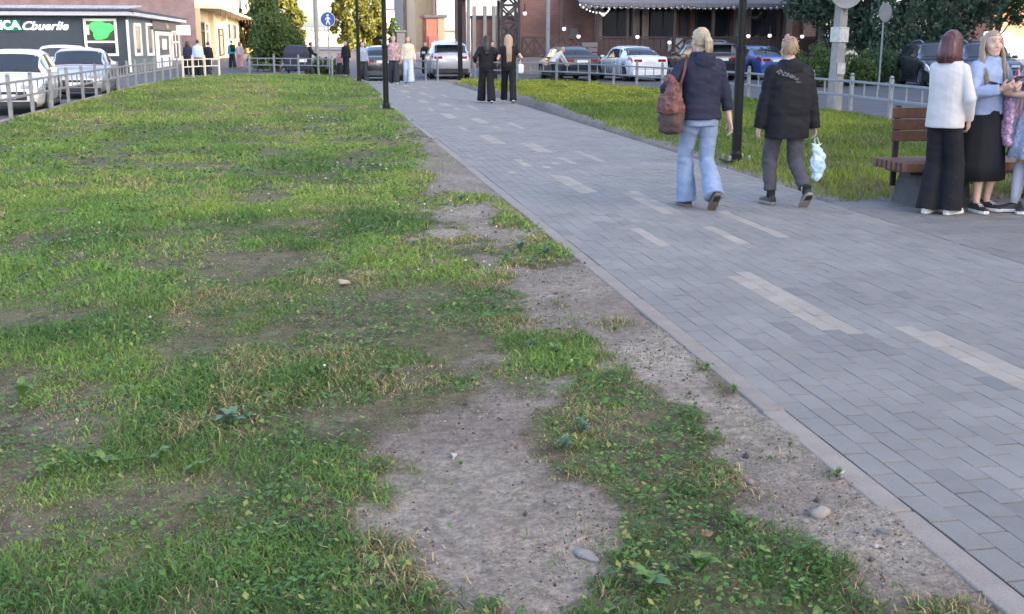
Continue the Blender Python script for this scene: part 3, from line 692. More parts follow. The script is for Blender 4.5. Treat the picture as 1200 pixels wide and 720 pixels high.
for (x, y), lab in zip(((707, 17), (747, 43.5), (678, 43), (661, 34), (902, 42), (877, 42.5), (940, 43), (965, 17), (615, 16), (784.5, 50)),
        ('below the bright garland loop', 'above the white saloon car', 'by the terrace steps', 'beside the leftmost terrace post', 'right of the black lamp post over the blue car', 'just left of the blue car roof', 'right of the fair haired person in the black jacket', 'high on the wall by the tree', 'at the left corner of the brick wall', 'low by the white screen')):
    o = empty('globe_lamp', at(x, y, RY-.25)); tag(o, 'lit white globe lamp '+lab, 'lamp', 'globe lamps on the terrace'); link('globe', gm, o); link('bracket', gc, o)
# pale building at far right with sunlit pink wall
rb = empty('pink_building', (at(1200, 40, 100).x, 100, zr)); tag(rb, 'pink orange plastered building at the far right edge behind the trees', 'building')
pw = mat('pink_plaster', (.34, .14, .09), .8, .1, 1)
wallbox('wall', -3.2, 14, 0, 12, 0, 9, pw, rb); wallbox('roof', -3.5, 14.3, -.3, 12.3, 9.002, 9.3, MT['white_trim'], rb)
wallbox('shop_band', -4.5, 14, -.4, -.02, 0, 2.0, MT['pale'], rb)
wallbox('sign_panel', -4.4, -1.5, -.5, -.42, 1.7, 2.5, MT['white_trim'], rb)
window(rb, (1.5, -.02, 4.2), 2.2, 1.8, 'x', .12)
# unseen apartment block added behind and right of the camera to shade the street
ab = empty('shade_building', (50, -32, zr)); tag(ab, 'long grey apartment building added out of view on the right to shade the street', 'building')
wallbox('wall', 0, 14, -65, 90, 0, 30, MT['pale'], ab); wallbox('roof', -.3, 14.3, -65.3, 90.3, 30.002, 30.4, MT['fascia'], ab)
wm = MB().box((0, 0, 0), (.1, 1.6, 1.5)).mesh('window'); wm.materials.append(MT['window'])
for j in range(9):
    for i in range(35): link('window', wm, ab, None, (-.02, -60+4.2*i, 2+3.2*j))
# ================================================================ FENCES, POSTS, SIGNS, BENCH
def fence(label, pts, m, span=2.0, h=.82, group='grey tube railings', w=.075, bars=3):
    # resample the line to equal spans
    P_ = [Vector((x, y, 0)) for x, y in pts]; Ls = [(b-a).length for a, b in zip(P_[:-1], P_[1:])]; T = sum(Ls); n = max(1, round(T/span)); sp = T/n
    def pt(s):
        for a, b, l in zip(P_[:-1], P_[1:], Ls):
            if s <= l+1e-6: return a.lerp(b, s/l)
            s -= l
        return P_[-1]
    root = empty('railing', P_[0]); tag(root, label, 'railing', group)
    pm = MB().box((0, 0, h/2-.1), (w, w, h+.2)).ell((0, 0, h+.03), (w*.62, w*.62, w*.5), 8, 5).mesh('post', bevel=.006); pm.materials.append(m)
    q = [pt(i*sp) for i in range(n+1)]
    rails = {}
    for i, p in enumerate(q):
        link('post', pm, root, None, p-q[0]+Vector((0, 0, random.uniform(-.012, .012))), (random.uniform(-.012, .012), random.uniform(-.012, .012), math.atan2(*(q[min(i+1, n)]-q[max(i-1, 0)]).yx)))
        if i == n: break
        d = q[i+1]-p; L_ = round(d.length, 2)
        if L_ not in rails:
            r1 = MB().box((0, 0, 0), (L_-w, .045, .05)).mesh('rail', bevel=.006); r1.materials.append(m)
            rails[L_] = r1
        an = math.atan2(d.y, d.x); mid = (p+q[i+1])/2-q[0]
        for z in (h*.86, h*.50): link('rail', rails[L_], root, None, mid+Vector((0, 0, z)), (0, 0, an))
        if 'bar' not in rails:
            b_ = MB().box((0, 0, 0), (.035, .022, h*.36-.05)).mesh('bar'); b_.materials.append(m); rails['bar'] = b_
        for k in range(1, bars): link('bar', rails['bar'], root, None, p-q[0]+d*(k/bars)+Vector((0, 0, h*.68)), (0, 0, an))
    return root
fence('grey tube railing along the lawn in front of the parked white cars', [(-6.02, 17), (-6.02, 30), (-6.0, 42), (-5.65, 51.2)], MT['gal'], 1.95, .86)
fence('light railing section tinted sunlit cream in front of the three people by the shop', [(-5.5, 52.0), (-5.0, 53.6), (-4.2, 54.9)], MT['sunlit_rail'], 1.1, .86, bars=2)
fence('grey railing at the far end of the lawn before the dark cart', [(-2.9, 56.2), (-1.0, 55.2), (.1, 54.4), (.9, 52.8)], MT['gal'], 1.5, .86)
fence('long grey railing between the grass verge and the street', [(10.72, 9), (10.95, 18), (11.3, 23), (11.35, 29), (10.9, 34.5), (10.3, 39), (9.75, 41.8), (8.0, 44.2), (6.4, 45.7)], MT['gal'], 2.0, .84)
fence('short grey railing beside the silver estate car at the path end', [(5.1, 47.6), (4.3, 49.6)], MT['gal'], 1.2, .84, bars=2)

def lamp_post(loc, label, h=6.0, r0=.055, r1=.04, collar=1.35, base=True):
    o = empty('lamp_post', loc); tag(o, label, 'lamp post', 'black lamp posts')
    if base:
        MB().box((0, 0, .012), (.34, .34, .024)).build('base_plate', MT['black_metal'], o, .004)
        bm_ = MB().lathe([(.02, 0), (.02, .05), (.012, .06)], 6).mesh('bolt'); bm_.materials.append(MT['rim'])
        for sx in (-1, 1):
            for sy in (-1, 1): link('bolt', bm_, o, None, (sx*.13, sy*.13, .024))
    MB().lathe([(r0*1.25, 0), (r0*1.2, .10), (r0, .14), (r0, collar), (r0*1.12, collar+.005), (r0*1.12, collar+.05), (r1, collar+.06), (r1*.8, h)], 16).build('pole', MT['black_metal'], o, smooth=False)
    MB().box((0, -.35, h), (.2, .8, .09)).build('lamp_head', MT['black_metal'], o, .03)
    return o
lamp_post((5.44, 14.25, .03), 'black lamp post with bolted base between the two walkers with bags', 6.0, .062, .05, 1.42)
lamp_post((1.69, 27.2, 0), 'black lamp post at the lawn edge of the path in front of the striped shirt', 6.0, .066, .055, 1.4)
lamp_post((1.80, 45.5, 0), 'thin black lamp post beyond the lawn near the blue round sign', 6.0, .075, .06, 1.4)
lamp_post((at(539, 47, 46.9).x, 46.9, zr), 'black lamp post in front of the silver estate car', 6.5, .10, .09, 1.4, False)
def flagpole(x, Y, label, r=.07, h=9, m='gal'):
    o = empty('pole', (at(x, 47, Y).x, Y, zr)); tag(o, label, 'pole', 'thin grey poles by the street')
    MB().lathe([(r*1.6, 0), (r*1.6, .12), (r, .16), (r*.7, h)], 12).build('shaft', MT[m], o); MB().ell((0, 0, h), (r, r, r)).build('cap', MT[m], o)
flagpole(549, 55, 'slim grey pole in front of the brown column of the steel frame', .10)
flagpole(642, 52, 'slim grey pole behind the black saloon car', .10)
flagpole(371, 62, 'tall grey street pole behind the dark cart near the blue sign', .12, 12, 'concrete')

# concrete utility pole with round plate
up = empty('utility_pole', (12.15, 25.6, -.02)); tag(up, 'leaning tapered concrete utility pole in the verge with the back of a round sign', 'utility pole')
up.rotation_euler = (0, R(1.0), 0)
MB().box((0, 0, 3.4), (.31, .26, 7), taper=.55, rz=.5).build('shaft', MT['concrete'], up, .03)
MB().box((0, 0, 1.72), (.33, .28, .34), rz=.5).build('notice_band', mat('paper_band', (.48, .47, .45), .8, .25, 12), up, .004)
MB().box((.02, -.19, .95), (.2, .004, .26), rz=.0).build('notice', mat('faded_notice', (.42, .41, .4), .8, .3, 10), up)
MB().prism([(.42*math.cos(2*math.pi*k/24), .42*math.sin(2*math.pi*k/24)) for k in range(24)], -.02, .02, Matrix.Translation((-.02, -.22, 2.72))@Matrix.Rotation(math.pi/2, 4, 'X')).build('round_plate', MT['gal'], up, .006)
MB().box((0, -.2, 2.5), (.36, .05, .05)).box((0, -.2, 2.9), (.36, .05, .05)).build('clamp', MT['gal'], up)

def round_sign(loc, label, r, h, rz, front, back, fig=False, post_h=None):
    o = empty('road_sign', loc, rz); tag(o, label, 'road sign')
    MB().lathe([(.032, -.1), (.032, (post_h or h)+r*.8)], 10).build('post', MT['gal'], o)
    disc = [(r*math.cos(2*math.pi*k/28), r*math.sin(2*math.pi*k/28)) for k in range(28)]
    M_ = Matrix.Translation((0, -.06, h))@Matrix.Rotation(math.pi/2, 4, 'X')
    p = MB().prism(disc, -.008, .008, M_).build('disc', front, o)
    MB().rings([[M_@Vector((q*math.cos(2*math.pi*k/28), q*math.sin(2*math.pi*k/28), z)) for k in range(28)] for q, z in ((r, -.012), (r+.015, -.012), (r+.015, .012), (r, .012))], cap=False).build('rim', back, p)
    if fig:
        f = MB(); T = lambda pl: f.prism(pl, .010, .014, M_)
        T([(.055*r/.35*math.cos(a*.5236), .2*r/.35+.055*r/.35*math.sin(a*.5236)) for a in range(12)])
        s_ = r/.35
        for pl in ([(-.05, .12), (.05, .12), (.04, -.04), (-.04, -.04)], [(-.04, -.045), (.01, -.045), (-.06, -.25), (-.1, -.25)], [(.0, -.045), (.045, -.045), (.12, -.25), (.075, -.25)], [(.052, .12), (.14, .0), (.115, -.02), (.045, .07)], [(-.052, .12), (-.13, .0), (-.105, -.02), (-.045, .07)]):
            T([(a*s_, b*s_) for a, b in pl])
        f.build('walking_figure', MT['white_trim'], p)
    return o
blue = mat('sign_blue', (.012, .06, .28), .4, .03)
p = at(384, 23, 58); round_sign((p.x, 58, zr), 'blue round sign with a white walking figure on a thin post', .34, p.z-zr, 0, blue, MT['white_trim'], True)
p = at(1036, 15, 38.7); round_sign((p.x, 38.7, zr), 'pale back of a round road sign on a thin post above the bushes', .31, p.z-zr, R(22), MT['gal'], MT['gal'])

# bench
bx, by = 5.50, 9.98
bench = empty('park_bench', (bx, by, 0)); tag(bench, 'slatted wooden bench on dark concrete blocks with a short backrest behind the persons standing', 'bench')
ns = 7; dep = .66
for i in range(ns):
    y = (i+.5)/ns*dep
    MB().box((1.75, y, .395), (3.5, dep/ns-.028, .085)).build('slat', MT['wood'], bench, .006)
MB().box((1.75, dep/2, .335), (3.3, .5, .03)).build('support_plate', MT['dark_steel'], bench)
for x in (.22, 2.75):
    MB().add([(x-.03, .06, -.05), (x+.55, .06, -.05), (x+.55, dep-.04, -.05), (x-.03, dep-.04, -.05), (x+.05, .09, .318), (x+.5, .09, .318), (x+.5, dep-.06, .318), (x+.05, dep-.06, .318)], [(3, 2, 1, 0), (4, 5, 6, 7), (0, 1, 5, 4), (1, 2, 6, 5), (2, 3, 7, 6), (3, 0, 4, 7)]).build('concrete_block', MT['dark_concrete'], bench, .012)
zb0 = .60
for i in range(3):
    MB().box((.70, dep-.06, zb0+.05+i*.113), (1.10, .035, .105)).build('backrest_board', MT['wood'], bench, .006)
for x in (.22, 1.1): MB().box((x, dep-.025, .55), (.06, .03, .80)).build('backrest_post', MT['dark_steel'], bench, .004)

# stones and scraps on the trodden earth
st_m = mat('pale_stone', (.24, .22, .2), .85, .15, 12, .4, 40); st_m2 = mat('grey_stone', (.16, .145, .135), .85, .2, 20, .4, 40)
def zg(x, y): return float(height(np.array([x]), np.array([y]))[0])
def stone(px, py, s, label, m, name='stone', seed=1):
    x, y = gnd(px, py, -.03); r_ = random.Random(seed); mb = MB(); mb.ell((0, 0, 0), s, 12, 7)
    mb.v = [tuple(Vector(v)*(1+.55*mnoise.noise(Vector(v)*26+Vector((seed, 0, 0))))) for v in mb.v]
    o = mb.build(name, m, None, smooth=True, loc=(x, y, zg(x, y)+s[2]*.35), rot=(0, 0, r_.uniform(0, 3))); return tag(o, label, 'stone')
stone(960, 614, (.042, .024, .02), 'pale wedge shaped stone on bare earth near the kerb', st_m, seed=3)
stone(943, 622, (.012, .01, .008), 'tiny pale stone just left of the wedge shaped one', st_m, seed=4)
stone(688, 659, (.05, .026, .012), 'flat pale stone half sunk in the bare earth', st_m, seed=5)
stone(1037, 634, (.03, .018, .01), 'flat greyish stone in the earth right of the pale wedge stone', st_m2, seed=6)
stone(480, 622, (.03, .02, .012), 'rounded grey stone at the left side of the bare patch', st_m2, seed=8)
stone(873, 545, (.018, .012, .012), 'small dark clod on the earth strip', mat('dark_clod', (.05, .04, .035), .9, .2), seed=9)
def scrap(px, py, s, label, col, cat):
    x, y = gnd(px, py, 0); mb = MB(); n = 7
    pts = [(s*(1 if k % 2 else .7)*math.cos(2*math.pi*k/n), s*.55*math.sin(2*math.pi*k/n), .012*math.sin(k*2.1)) for k in range(n)]
    top = [(a, b, c+.003) for a, b, c in pts]; mb.rings([pts, top])
    o = mb.build('paper_scrap' if cat == 'litter' else 'dry_leaf', mat('scrap', col, .7, .1), None, loc=(x, y, zg(x, y)+.03 if cat == 'leaf' else zg(x, y)+.012), rot=(0, 0, px)); return tag(o, label, cat)
scrap(531, 535, .017, 'small white paper scrap on the bare earth', (.36, .36, .35), 'litter')
scrap(404, 333, .07, 'long dry tan leaf lying in the lawn', (.42, .31, .2), 'leaf')
scrap(828, 634, .03, 'brown dry leaf at the edge of the grass island', (.22, .12, .06), 'leaf')
scrap(985, 563, .02, 'pale leaf beside the kerb', (.45, .42, .35), 'leaf')
# ================================================================ CARS
def interp(t, ks, vs): return np.interp(t, ks, vs)
STY = {
 'sedan': dict(L=4.6, W=1.8, H=1.46, deck=([0, .015, .05, .17, .25, .72, .90, .97, 1], [.82, .98, 1.03, 1.04, .98, .94, .80, .70, .58]), roof=([.13, .22, .33, .48, .60, .77], [.9, 1.26, 1.42, 1.46, 1.41, .90]), side=((.30, .495), (.505, .66)), rear=(.165, .30), wind=(.615, .745)),
 'hatch': dict(L=4.1, W=1.75, H=1.48, deck=([0, .01, .03, .25, .72, .90, .97, 1], [.80, .95, 1.0, .97, .94, .82, .70, .58]), roof=([.0, .03, .09, .16, .34, .50, .60, .78], [.8, 1.05, 1.34, 1.43, 1.48, 1.47, 1.41, .88]), side=((.14, .43), (.44, .64)), rear=(.035, .10), wind=(.615, .755)),
 'suv': dict(L=4.5, W=1.86, H=1.66, deck=([0, .01, .03, .25, .72, .90, .97, 1], [.92, 1.04, 1.08, 1.06, 1.06, .98, .86, .68]), roof=([.0, .03, .09, .16, .34, .50, .60, .77], [.9, 1.15, 1.5, 1.60, 1.66, 1.65, 1.58, 1.0]), side=((.13, .31), (.32, .47), (.48, .645)), rear=(.03, .098), wind=(.61, .74)),
}
def car_surface(S):
    L, W = S['L'], S['W']
    def sec(t):
        d = float(interp(t, *S['deck'])); r = float(interp(t, *S['roof'])) if S['roof'][0][0] <= t <= S['roof'][0][-1] else 0
        s = min(1, max(0, (r-d)/.16)); r = max(r, d)
        w = W/2*(1-.16*max(0, (t-.86)/.14)**2-.10*max(0, (.10-t)/.10)**2)
        zb = .20+.14*max(0, (.06-t)/.06)+.05*max(0, (t-.95)/.05)
        wt = W/2*.74*s+(w*.88)*(1-s); x = (t-.5)*L
        g = max(r-d, 0)
        return [(x, 0, zb), (x, w*.86, zb), (x, w*.97, zb+.10), (x, w, zb+.5*(d-zb)), (x, w*.985, d-.10), (x, w*.955, d-.01),
                (x, w*.955+(wt-w*.955)*.86, d+g*.82+.004), (x, wt*.88, r-.012*s+.008), (x, wt*.5, r+.018), (x, 0, r+.026)]
    return sec
def smp(sec, t, v):
    p = sec(t); i = min(int(v), len(p)-2); f = v-i
    return Vector(p[i]).lerp(Vector(p[i+1]), f)
def patch(sec, t0, t1, v0, v1, side, off, nt=8, nv=5, trim=None):
    """a piece of the car's skin pushed outwards; side +1 / -1 / 0 (both, across the middle)"""
    mb = MB(); g = []
    for i in range(nt+1):
        row = []; t = t0+(t1-t0)*i/nt
        if side == 0:
            vv = [(v0+(v1-v0)*j/nv, 1) for j in range(nv+1)]+[(v1-(v1-v0)*j/nv, -1) for j in range(1, nv+1)]
        else: vv = [(v0+(v1-v0)*j/nv, side) for j in range(nv+1)]
        for v, sg in vv:
            v = min(v, 8.999); tt = t
            if trim: tt = trim(t, v)
            p = smp(sec, tt, v); e = .002
            du = smp(sec, tt+e, v)-smp(sec, tt-e, v); dv = smp(sec, tt, min(v+.02, 9))-smp(sec, tt, v-.02)
            n_ = dv.cross(du)
            if n_.length > 1e-9: n_.normalize()
            if n_.z < -.2 or n_.y < -.2: n_ = -n_
            p = p+n_*off; p.y *= sg; row.append(p)
        g.append(row)
    m = len(g[0]); vs = [p for r_ in g for p in r_]; fs = []
    for i in range(nt):
        for j in range(m-1): fs.append((i*m+j, i*m+j+1, (i+1)*m+j+1, (i+1)*m+j))
    return mb.add(vs, fs)
def car(label, loc, rz, style, paint, group='cars parked along the street', sx=1.0, spoiler=False, cat='car'):
    S = STY[style]; sec = car_surface(S); L, W = S['L'], S['W']
    root = empty('parked_car', loc, rz); tag(root, label, cat, group); root.scale = (sx, 1, 1)
    ts = sorted(set([i/56 for i in range(57)]+[.004, .01, .99, .996])); rs = []
    for t in ts:
        h = sec(t); rs.append(h+[(x, -y, z) for x, y, z in h[-2:0:-1]])
    me = MB().rings(rs).mesh('body', smooth=True)
    body = link('body', me, root, paint)
    # wheel arches cut out of the body
    wr = .33 if style != 'suv' else .36; axles = (-.5*L+.18*L+.02, .5*L-.185*L)
    cut = MB()
    for ax in axles:
        for s_ in (-1, 1): cut.rings([[(ax+(wr+.055)*math.cos(2*math.pi*k/22), y, wr+(wr+.055)*math.sin(2*math.pi*k/22)) for k in range(22)] for y in ((s_*(W/2-.26)), (s_*(W/2+.15)))])
    co = cut.build('cutter', MT['black_plastic']); md = body.modifiers.new('b', 'BOOLEAN'); md.operation = 'DIFFERENCE'; md.object = co; md.solver = 'EXACT'
    body_par = body.parent; body.parent = None
    dg = bpy.context.evaluated_depsgraph_get(); nm = bpy.data.meshes.new_from_object(body.evaluated_get(dg)); body.modifiers.clear(); body.data = nm; body.parent = body_par
    cm = co.data; bpy.data.objects.remove(co); bpy.data.meshes.remove(cm)
    if not nm.materials: nm.materials.append(paint)
    else: nm.materials[0] = paint
    while len(nm.materials) > 1: nm.materials.pop()
    for k in range(len(nm.polygons)): nm.polygons[k].material_index = 0
    # wheels
    tm = MB().rings([[(r_*math.cos(2*math.pi*k/24), y, r_*math.sin(2*math.pi*k/24)) for k in range(24)] for r_, y in ((wr*.62, -.10), (wr*.92, -.105), (wr, -.07), (wr, .07), (wr*.92, .105), (wr*.62, .10))]).mesh('tyre', smooth=False); tm.materials.append(MT['tyre'])
    rm = MB(); rm.rings([[(r_*math.cos(2*math.pi*k/24), y, r_*math.sin(2*math.pi*k/24)) for k in range(24)] for r_, y in ((wr*.64, .106), (wr*.64, .113), (wr*.56, .113), (wr*.54, .09))], cap=False)
    for k in range(5): 
        a = 2*math.pi*k/5; rm.box((wr*.3*math.cos(a), .103, wr*.3*math.sin(a)), (wr*.62, .02, .065), rot=Matrix.Rotation(-a, 3, 'Y'))
    rm = rm.mesh('rim'); rm.materials.append(MT['rim'])
    for ax in axles:
        for s_ in (-1, 1):
            w_ = link('wheel', tm, root, None, (ax, s_*(W/2-.125), wr), (0, 0, 0 if s_ > 0 else math.pi)); link('rim', rm, w_)
    G = MT['glass_dark']
    # shut lines of doors, bonnet and boot, and the black surround of the side glass
    sm = MB()
    for t in sorted(set([S['side'][-1][1]+.012, S['side'][-1][0]-.005, S['side'][-2][0]+.02])):
        for s_ in (-1, 1):
            pts = [smp(sec, t+(.012 if v < 2.5 else 0), v) for v in (1.9, 2.4, 3, 3.6, 4.2, 4.8, 5.02)]; sm.tube([(p.x, s_*(p.y+.0015), p.z) for p in pts], .006, 4)
    th_ = S['wind'][1]+.012; sm.tube([(lambda p, s_: (p.x, s_*p.y, p.z+.001))(smp(sec, th_, v), s_) for v, s_ in ((5.6, 1), (6.5, 1), (8, 1), (9, 1), (8, -1), (6.5, -1), (5.6, -1))], .006, 4)
    for s_ in (-1, 1): sm.tube([(lambda p: (p.x, s_*p.y, p.z+.001))(smp(sec, t, 6.2)) for t in (th_, .82, .90, .945)], .005, 4)
    sm.build('shut_line', MT['black_plastic'], root)
    for s_ in (-1, 1): patch(sec, S['side'][0][0]-.012, S['side'][-1][1]+.012, 5.03, 5.97, s_, .003, 14, 3).build('window_trim', MT['black_plastic'], root, smooth=True)
    for s_ in (-1, 1): MB().tube([(lambda p: (p.x, p.y*s_, p.z+.014))(smp(sec, S['wind'][1]-.004, v)) for v in (6.6, 8.2)]+[(lambda p: (p.x, p.y*s_, p.z+.016))(smp(sec, S['wind'][1]-.02, 8.6))], .008, 5).build('wiper', MT['black_plastic'], root)
    for s_ in (-1, 1): MB().box((.5*L-.035, s_*W*.33, .40), (.06, .2, .09)).build('fog_lamp', MT['black_plastic'], root, .015)
    for a, b in S['side']:
        for s_ in (-1, 1):
            f = lambda t, v, a=a, b=b: t
            patch(sec, a, b, 5.10, 5.93, s_, .006, 8, 3).build('side_window', G, root, smooth=True)
    patch(sec, S['wind'][0], S['wind'][1], 6.25, 9, 0, .007, 6, 5).build('windscreen', G, root, smooth=True)
    patch(sec, S['rear'][0], S['rear'][1], 6.25, 9, 0, .007, 6, 5).build('rear_window', G, root, smooth=True)
    dk = float(interp(.03, *S['deck'])); dkf = float(interp(.96, *S['deck']))
    for s_ in (-1, 1):
        patch(sec, .925, .988, 3.35, 4.6, s_, .008, 5, 3).build('headlight', MT['head_light'], root, smooth=True)
        if style == 'sedan': patch(sec, .004, .075, 3.9, 5.0, s_, .008, 5, 3).build('taillight', MT['red_light'], root, smooth=True)
        else: patch(sec, .003, .05, 4.0, 5.6, s_, .008, 5, 3).build('taillight', MT['red_light'], root, smooth=True)
        tl = MB().box((-.5*L-.004, s_*W*.30, dk-.13), (.03, W*.2, .11)); tl.build('tail_lamp_panel', MT['red_light'], root, .012)
        hl = MB().box((.5*L-.03, s_*W*.29, dkf-.06), (.06, W*.16, .09)); hl.build('headlamp_panel', MT['head_light'], root, .02)
        mz = float(interp(.66, *S['deck']))
        MB().box(((.655-.5)*L, s_*(W/2+.09), mz+.07), (.11, .17, .12)).build('mirror', paint, root, .03, seg=2)
        for t in [ (a+b)/2-.05 for a, b in S['side'][-2:]]:
            MB().box(((t-.5)*L, s_*(W/2*.99), mz-.10), (.16, .03, .025)).build('door_handle', paint, root, .006)
        MB().box((0, s_*(W/2*.965), .215), (L*.45, .05, .08)).build('sill', MT['black_plastic'], root, .01)
    MB().box((.5*L-.01, 0, .46), (.06, W*.56, .20)).build('grille', MT['black_plastic'], root, .015)
    MB().box((.5*L-.03, 0, .27), (.10, W*.78, .12)).build('front_bumper_lip', MT['black_plastic'], root, .02)
    MB().box((.5*L+.025, 0, .44), (.015, .5, .11)).build('number_plate', MT['plate'], root, .003)
    MB().box((-.5*L+.02, 0, .36), (.10, W*.86, .22)).build('rear_bumper', MT['black_plastic'] if style != 'sedan' else paint, root, .03)
    MB().box((-.5*L-.012, 0, dk-.17), (.015, .5, .11)).build('number_plate', MT['plate'], root, .003)
    if spoiler or style == 'suv':
        z = float(interp(.10, *S['roof'])); MB().box((-.5*L+.12+L*.03, 0, z+.02), (.34, W*.66, .045), rot=Matrix.Rotation(-.12, 3, 'Y')).build('spoiler', paint, root, .015)
    if style == 'suv':
        for s_ in (-1, 1): MB().tube([((.2-.5)*L, s_*W*.31, 1.62), ((.3-.5)*L, s_*W*.32, 1.70), ((.5-.5)*L, s_*W*.32, 1.71), ((.58-.5)*L, s_*W*.31, 1.62)], .018, 6).build('roof_rail', MT['rim'], root)
    ant = MB().box((-.5*L+.2*L, 0, S['H']+.035), (.14, .03, .06), taper=.5).build('antenna', MT['black_plastic'], root)
    return root
def paint(name, c, metal=0.0): return mat(name, c, .32, .04, 3, metal=metal, coat=.7)
PW, PS_, PSUV = paint('white_car_paint', (.72, .72, .73)), paint('silver_car_paint', (.5, .51, .53), .35), paint('pale_silver_paint', (.52, .52, .56), .3)
PB, PDG, PBL, PN = paint('black_car_paint', (.016, .018, .024)), paint('dark_grey_paint', (.05, .055, .065)), paint('blue_car_paint', (.045, .10, .30)), paint('navy_car_paint', (.02, .03, .07))
def cpos(px, Y): return (at(px, 47, Y).x, Y, zr)
def face(dx, dy): return math.atan2(dy, dx)     # heading of the car's nose
car('white hatchback nearest the camera in the car park behind the grey railing', (at(6, 47, 29.6).x, 30.2, zr), face(.10, -1), 'hatch', PW, 'cars in the car park by the shop')
car('silver saloon behind the white hatchback in the car park', (at(92, 47, 38).x, 38.2, zr), face(.08, -1), 'sedan', PS_, 'cars in the car park by the shop', sx=.95)
car('white hatchback side on before the dark shop wall', (at(58, 47, 57).x, 57.2, zr), face(-1, -.12), 'hatch', PW, 'cars in the car park by the shop', sx=.9, spoiler=True)
car('dark grey car seen from behind by the striped shirt', cpos(447, 51.0), face(.05, 1), 'sedan', PDG)
car('pale silver estate car seen from behind at the path end', cpos(523, 54.0), face(.03, 1), 'suv', PSUV)
car('black saloon seen from behind beside the crouching person in white', cpos(666, 50.5), face(-.05, 1), 'sedan', PB)
car('white saloon seen from behind in front of the terrace', cpos(738, 49.5), face(-.12, 1), 'sedan', PW)
car('black car half hidden by the person with the brown bag', cpos(822, 49.5), face(-.1, 1), 'suv', PB)
car('bright blue car behind the black lamp post and the person', cpos(884, 50.5), face(-.1, 1), 'sedan', PBL)
car('dark off road car by the shrubs left of the person in the white blouse', cpos(1098, 40.5), face(-.25, -1), 'suv', PB)
car('navy car between the two persons at the bench', cpos(1150, 39), face(-.25, -1), 'suv', PN)

# dark covered cart at the end of the lawn
cp = at(348, 80, 59.5); cart = empty('covered_cart', (cp.x, 59.5, zr)); tag(cart, 'bulky dark navy covered cart by the green bush at the lawn end', 'cart')
nv = mat('navy_tarpaulin', (.018, .022, .045), .75, .2, 4, .3, 12); cw = .62; ct = at(348, 53, 59.5).z-zr
MB().rings([[(x*cw*s_, y*.9*s_, z) for x, y in ((-1, -1), (1, -1), (1, 1), (-1, 1))] for s_, z in ((.96, .22), (1, .7), (1.02, ct-.35), (.86, ct-.06), (.5, ct))]).build('cover', nv, cart, .08, seg=3, smooth=True)
for x in (-.42, .42):
    for y in (-.6, .6): MB().rings([[(x+d, y+.17*math.cos(2*math.pi*k/14), .17+.17*math.sin(2*math.pi*k/14)) for k in range(14)] for d in (-.04, .04)]).build('wheel', MT['tyre'], cart)
MB().tube([(cw*.9, -.6, .75), (cw+.3, -.6, .85), (cw+.3, .6, .85), (cw*.9, .6, .75)], .025).build('handle', MT['gal'], cart)
MB().box((.3, -.93, .72), (.4, .03, .14)).build('label_plate', MT['plate'], cart)
# ================================================================ PEOPLE
def ik(a, c, l1, l2, pole):
    a, c, pole = Vector(a), Vector(c), Vector(pole); d = c-a; D = min(d.length, (l1+l2)*.999); u = d.normalized()
    x = (l1*l1-l2*l2+D*D)/(2*D); y = math.sqrt(max(l1*l1-x*x, 0)); p = pole-u*pole.dot(u); p.normalize()
    return a+u*x+p*y, a+u*D
def solid(mb, name, m, parent, vox, target=None, smooth_it=2, disp=None, sub=None):
    """fuse the collected shapes into one closed surface"""
    me = mb.mesh('t'); o = bpy.data.objects.new('t', me); COL.objects.link(o)
    r_ = o.modifiers.new('r', 'REMESH'); r_.mode = 'VOXEL'; r_.voxel_size = vox; r_.use_smooth_shade = True
    if smooth_it: s_ = o.modifiers.new('s', 'SMOOTH'); s_.iterations = smooth_it; s_.factor = .5
    dg = bpy.context.evaluated_depsgraph_get(); nm = bpy.data.meshes.new_from_object(o.evaluated_get(dg))
    if disp:
        n = len(nm.vertices); co = np.zeros(n*3); nm.vertices.foreach_get('co', co); co = co.reshape(-1, 3)
        no = np.zeros(n*3); nm.vertices.foreach_get('normal', no); no = no.reshape(-1, 3)
        nm.vertices.foreach_set('co', (co+no*disp(co)[:, None]).ravel()); nm.update()
    o.modifiers.clear(); o.data = nm
    if target and len(nm.polygons) > target:
        d_ = o.modifiers.new('d', 'DECIMATE'); d_.ratio = target/len(nm.polygons)/1.0*.5
        dg = bpy.context.evaluated_depsgraph_get(); nm2 = bpy.data.meshes.new_from_object(o.evaluated_get(dg)); o.modifiers.clear(); o.data = nm2; bpy.data.meshes.remove(nm); nm = nm2
    bpy.data.objects.remove(o); bpy.data.meshes.remove(me)
    nm.materials.clear(); nm.materials.append(m); nm.polygons.foreach_set('use_smooth', [True]*len(nm.polygons))
    nm.name = name
    return link(name, nm, parent)
def vn3(c, s):
    """cheap 3-d noise from three planes"""
    return (vn(c[:, 0]*s[0]+c[:, 1]*s[1]*.7, c[:, 2]*s[2])+vn(c[:, 1]*s[1]+31, c[:, 2]*s[2]+c[:, 0]*s[0]*.6)-1)
def folds(a, s=(14, 14, 26)): return lambda c: a*(vn3(c, s)+.5*vn3(c, tuple(2.1*q for q in s)))

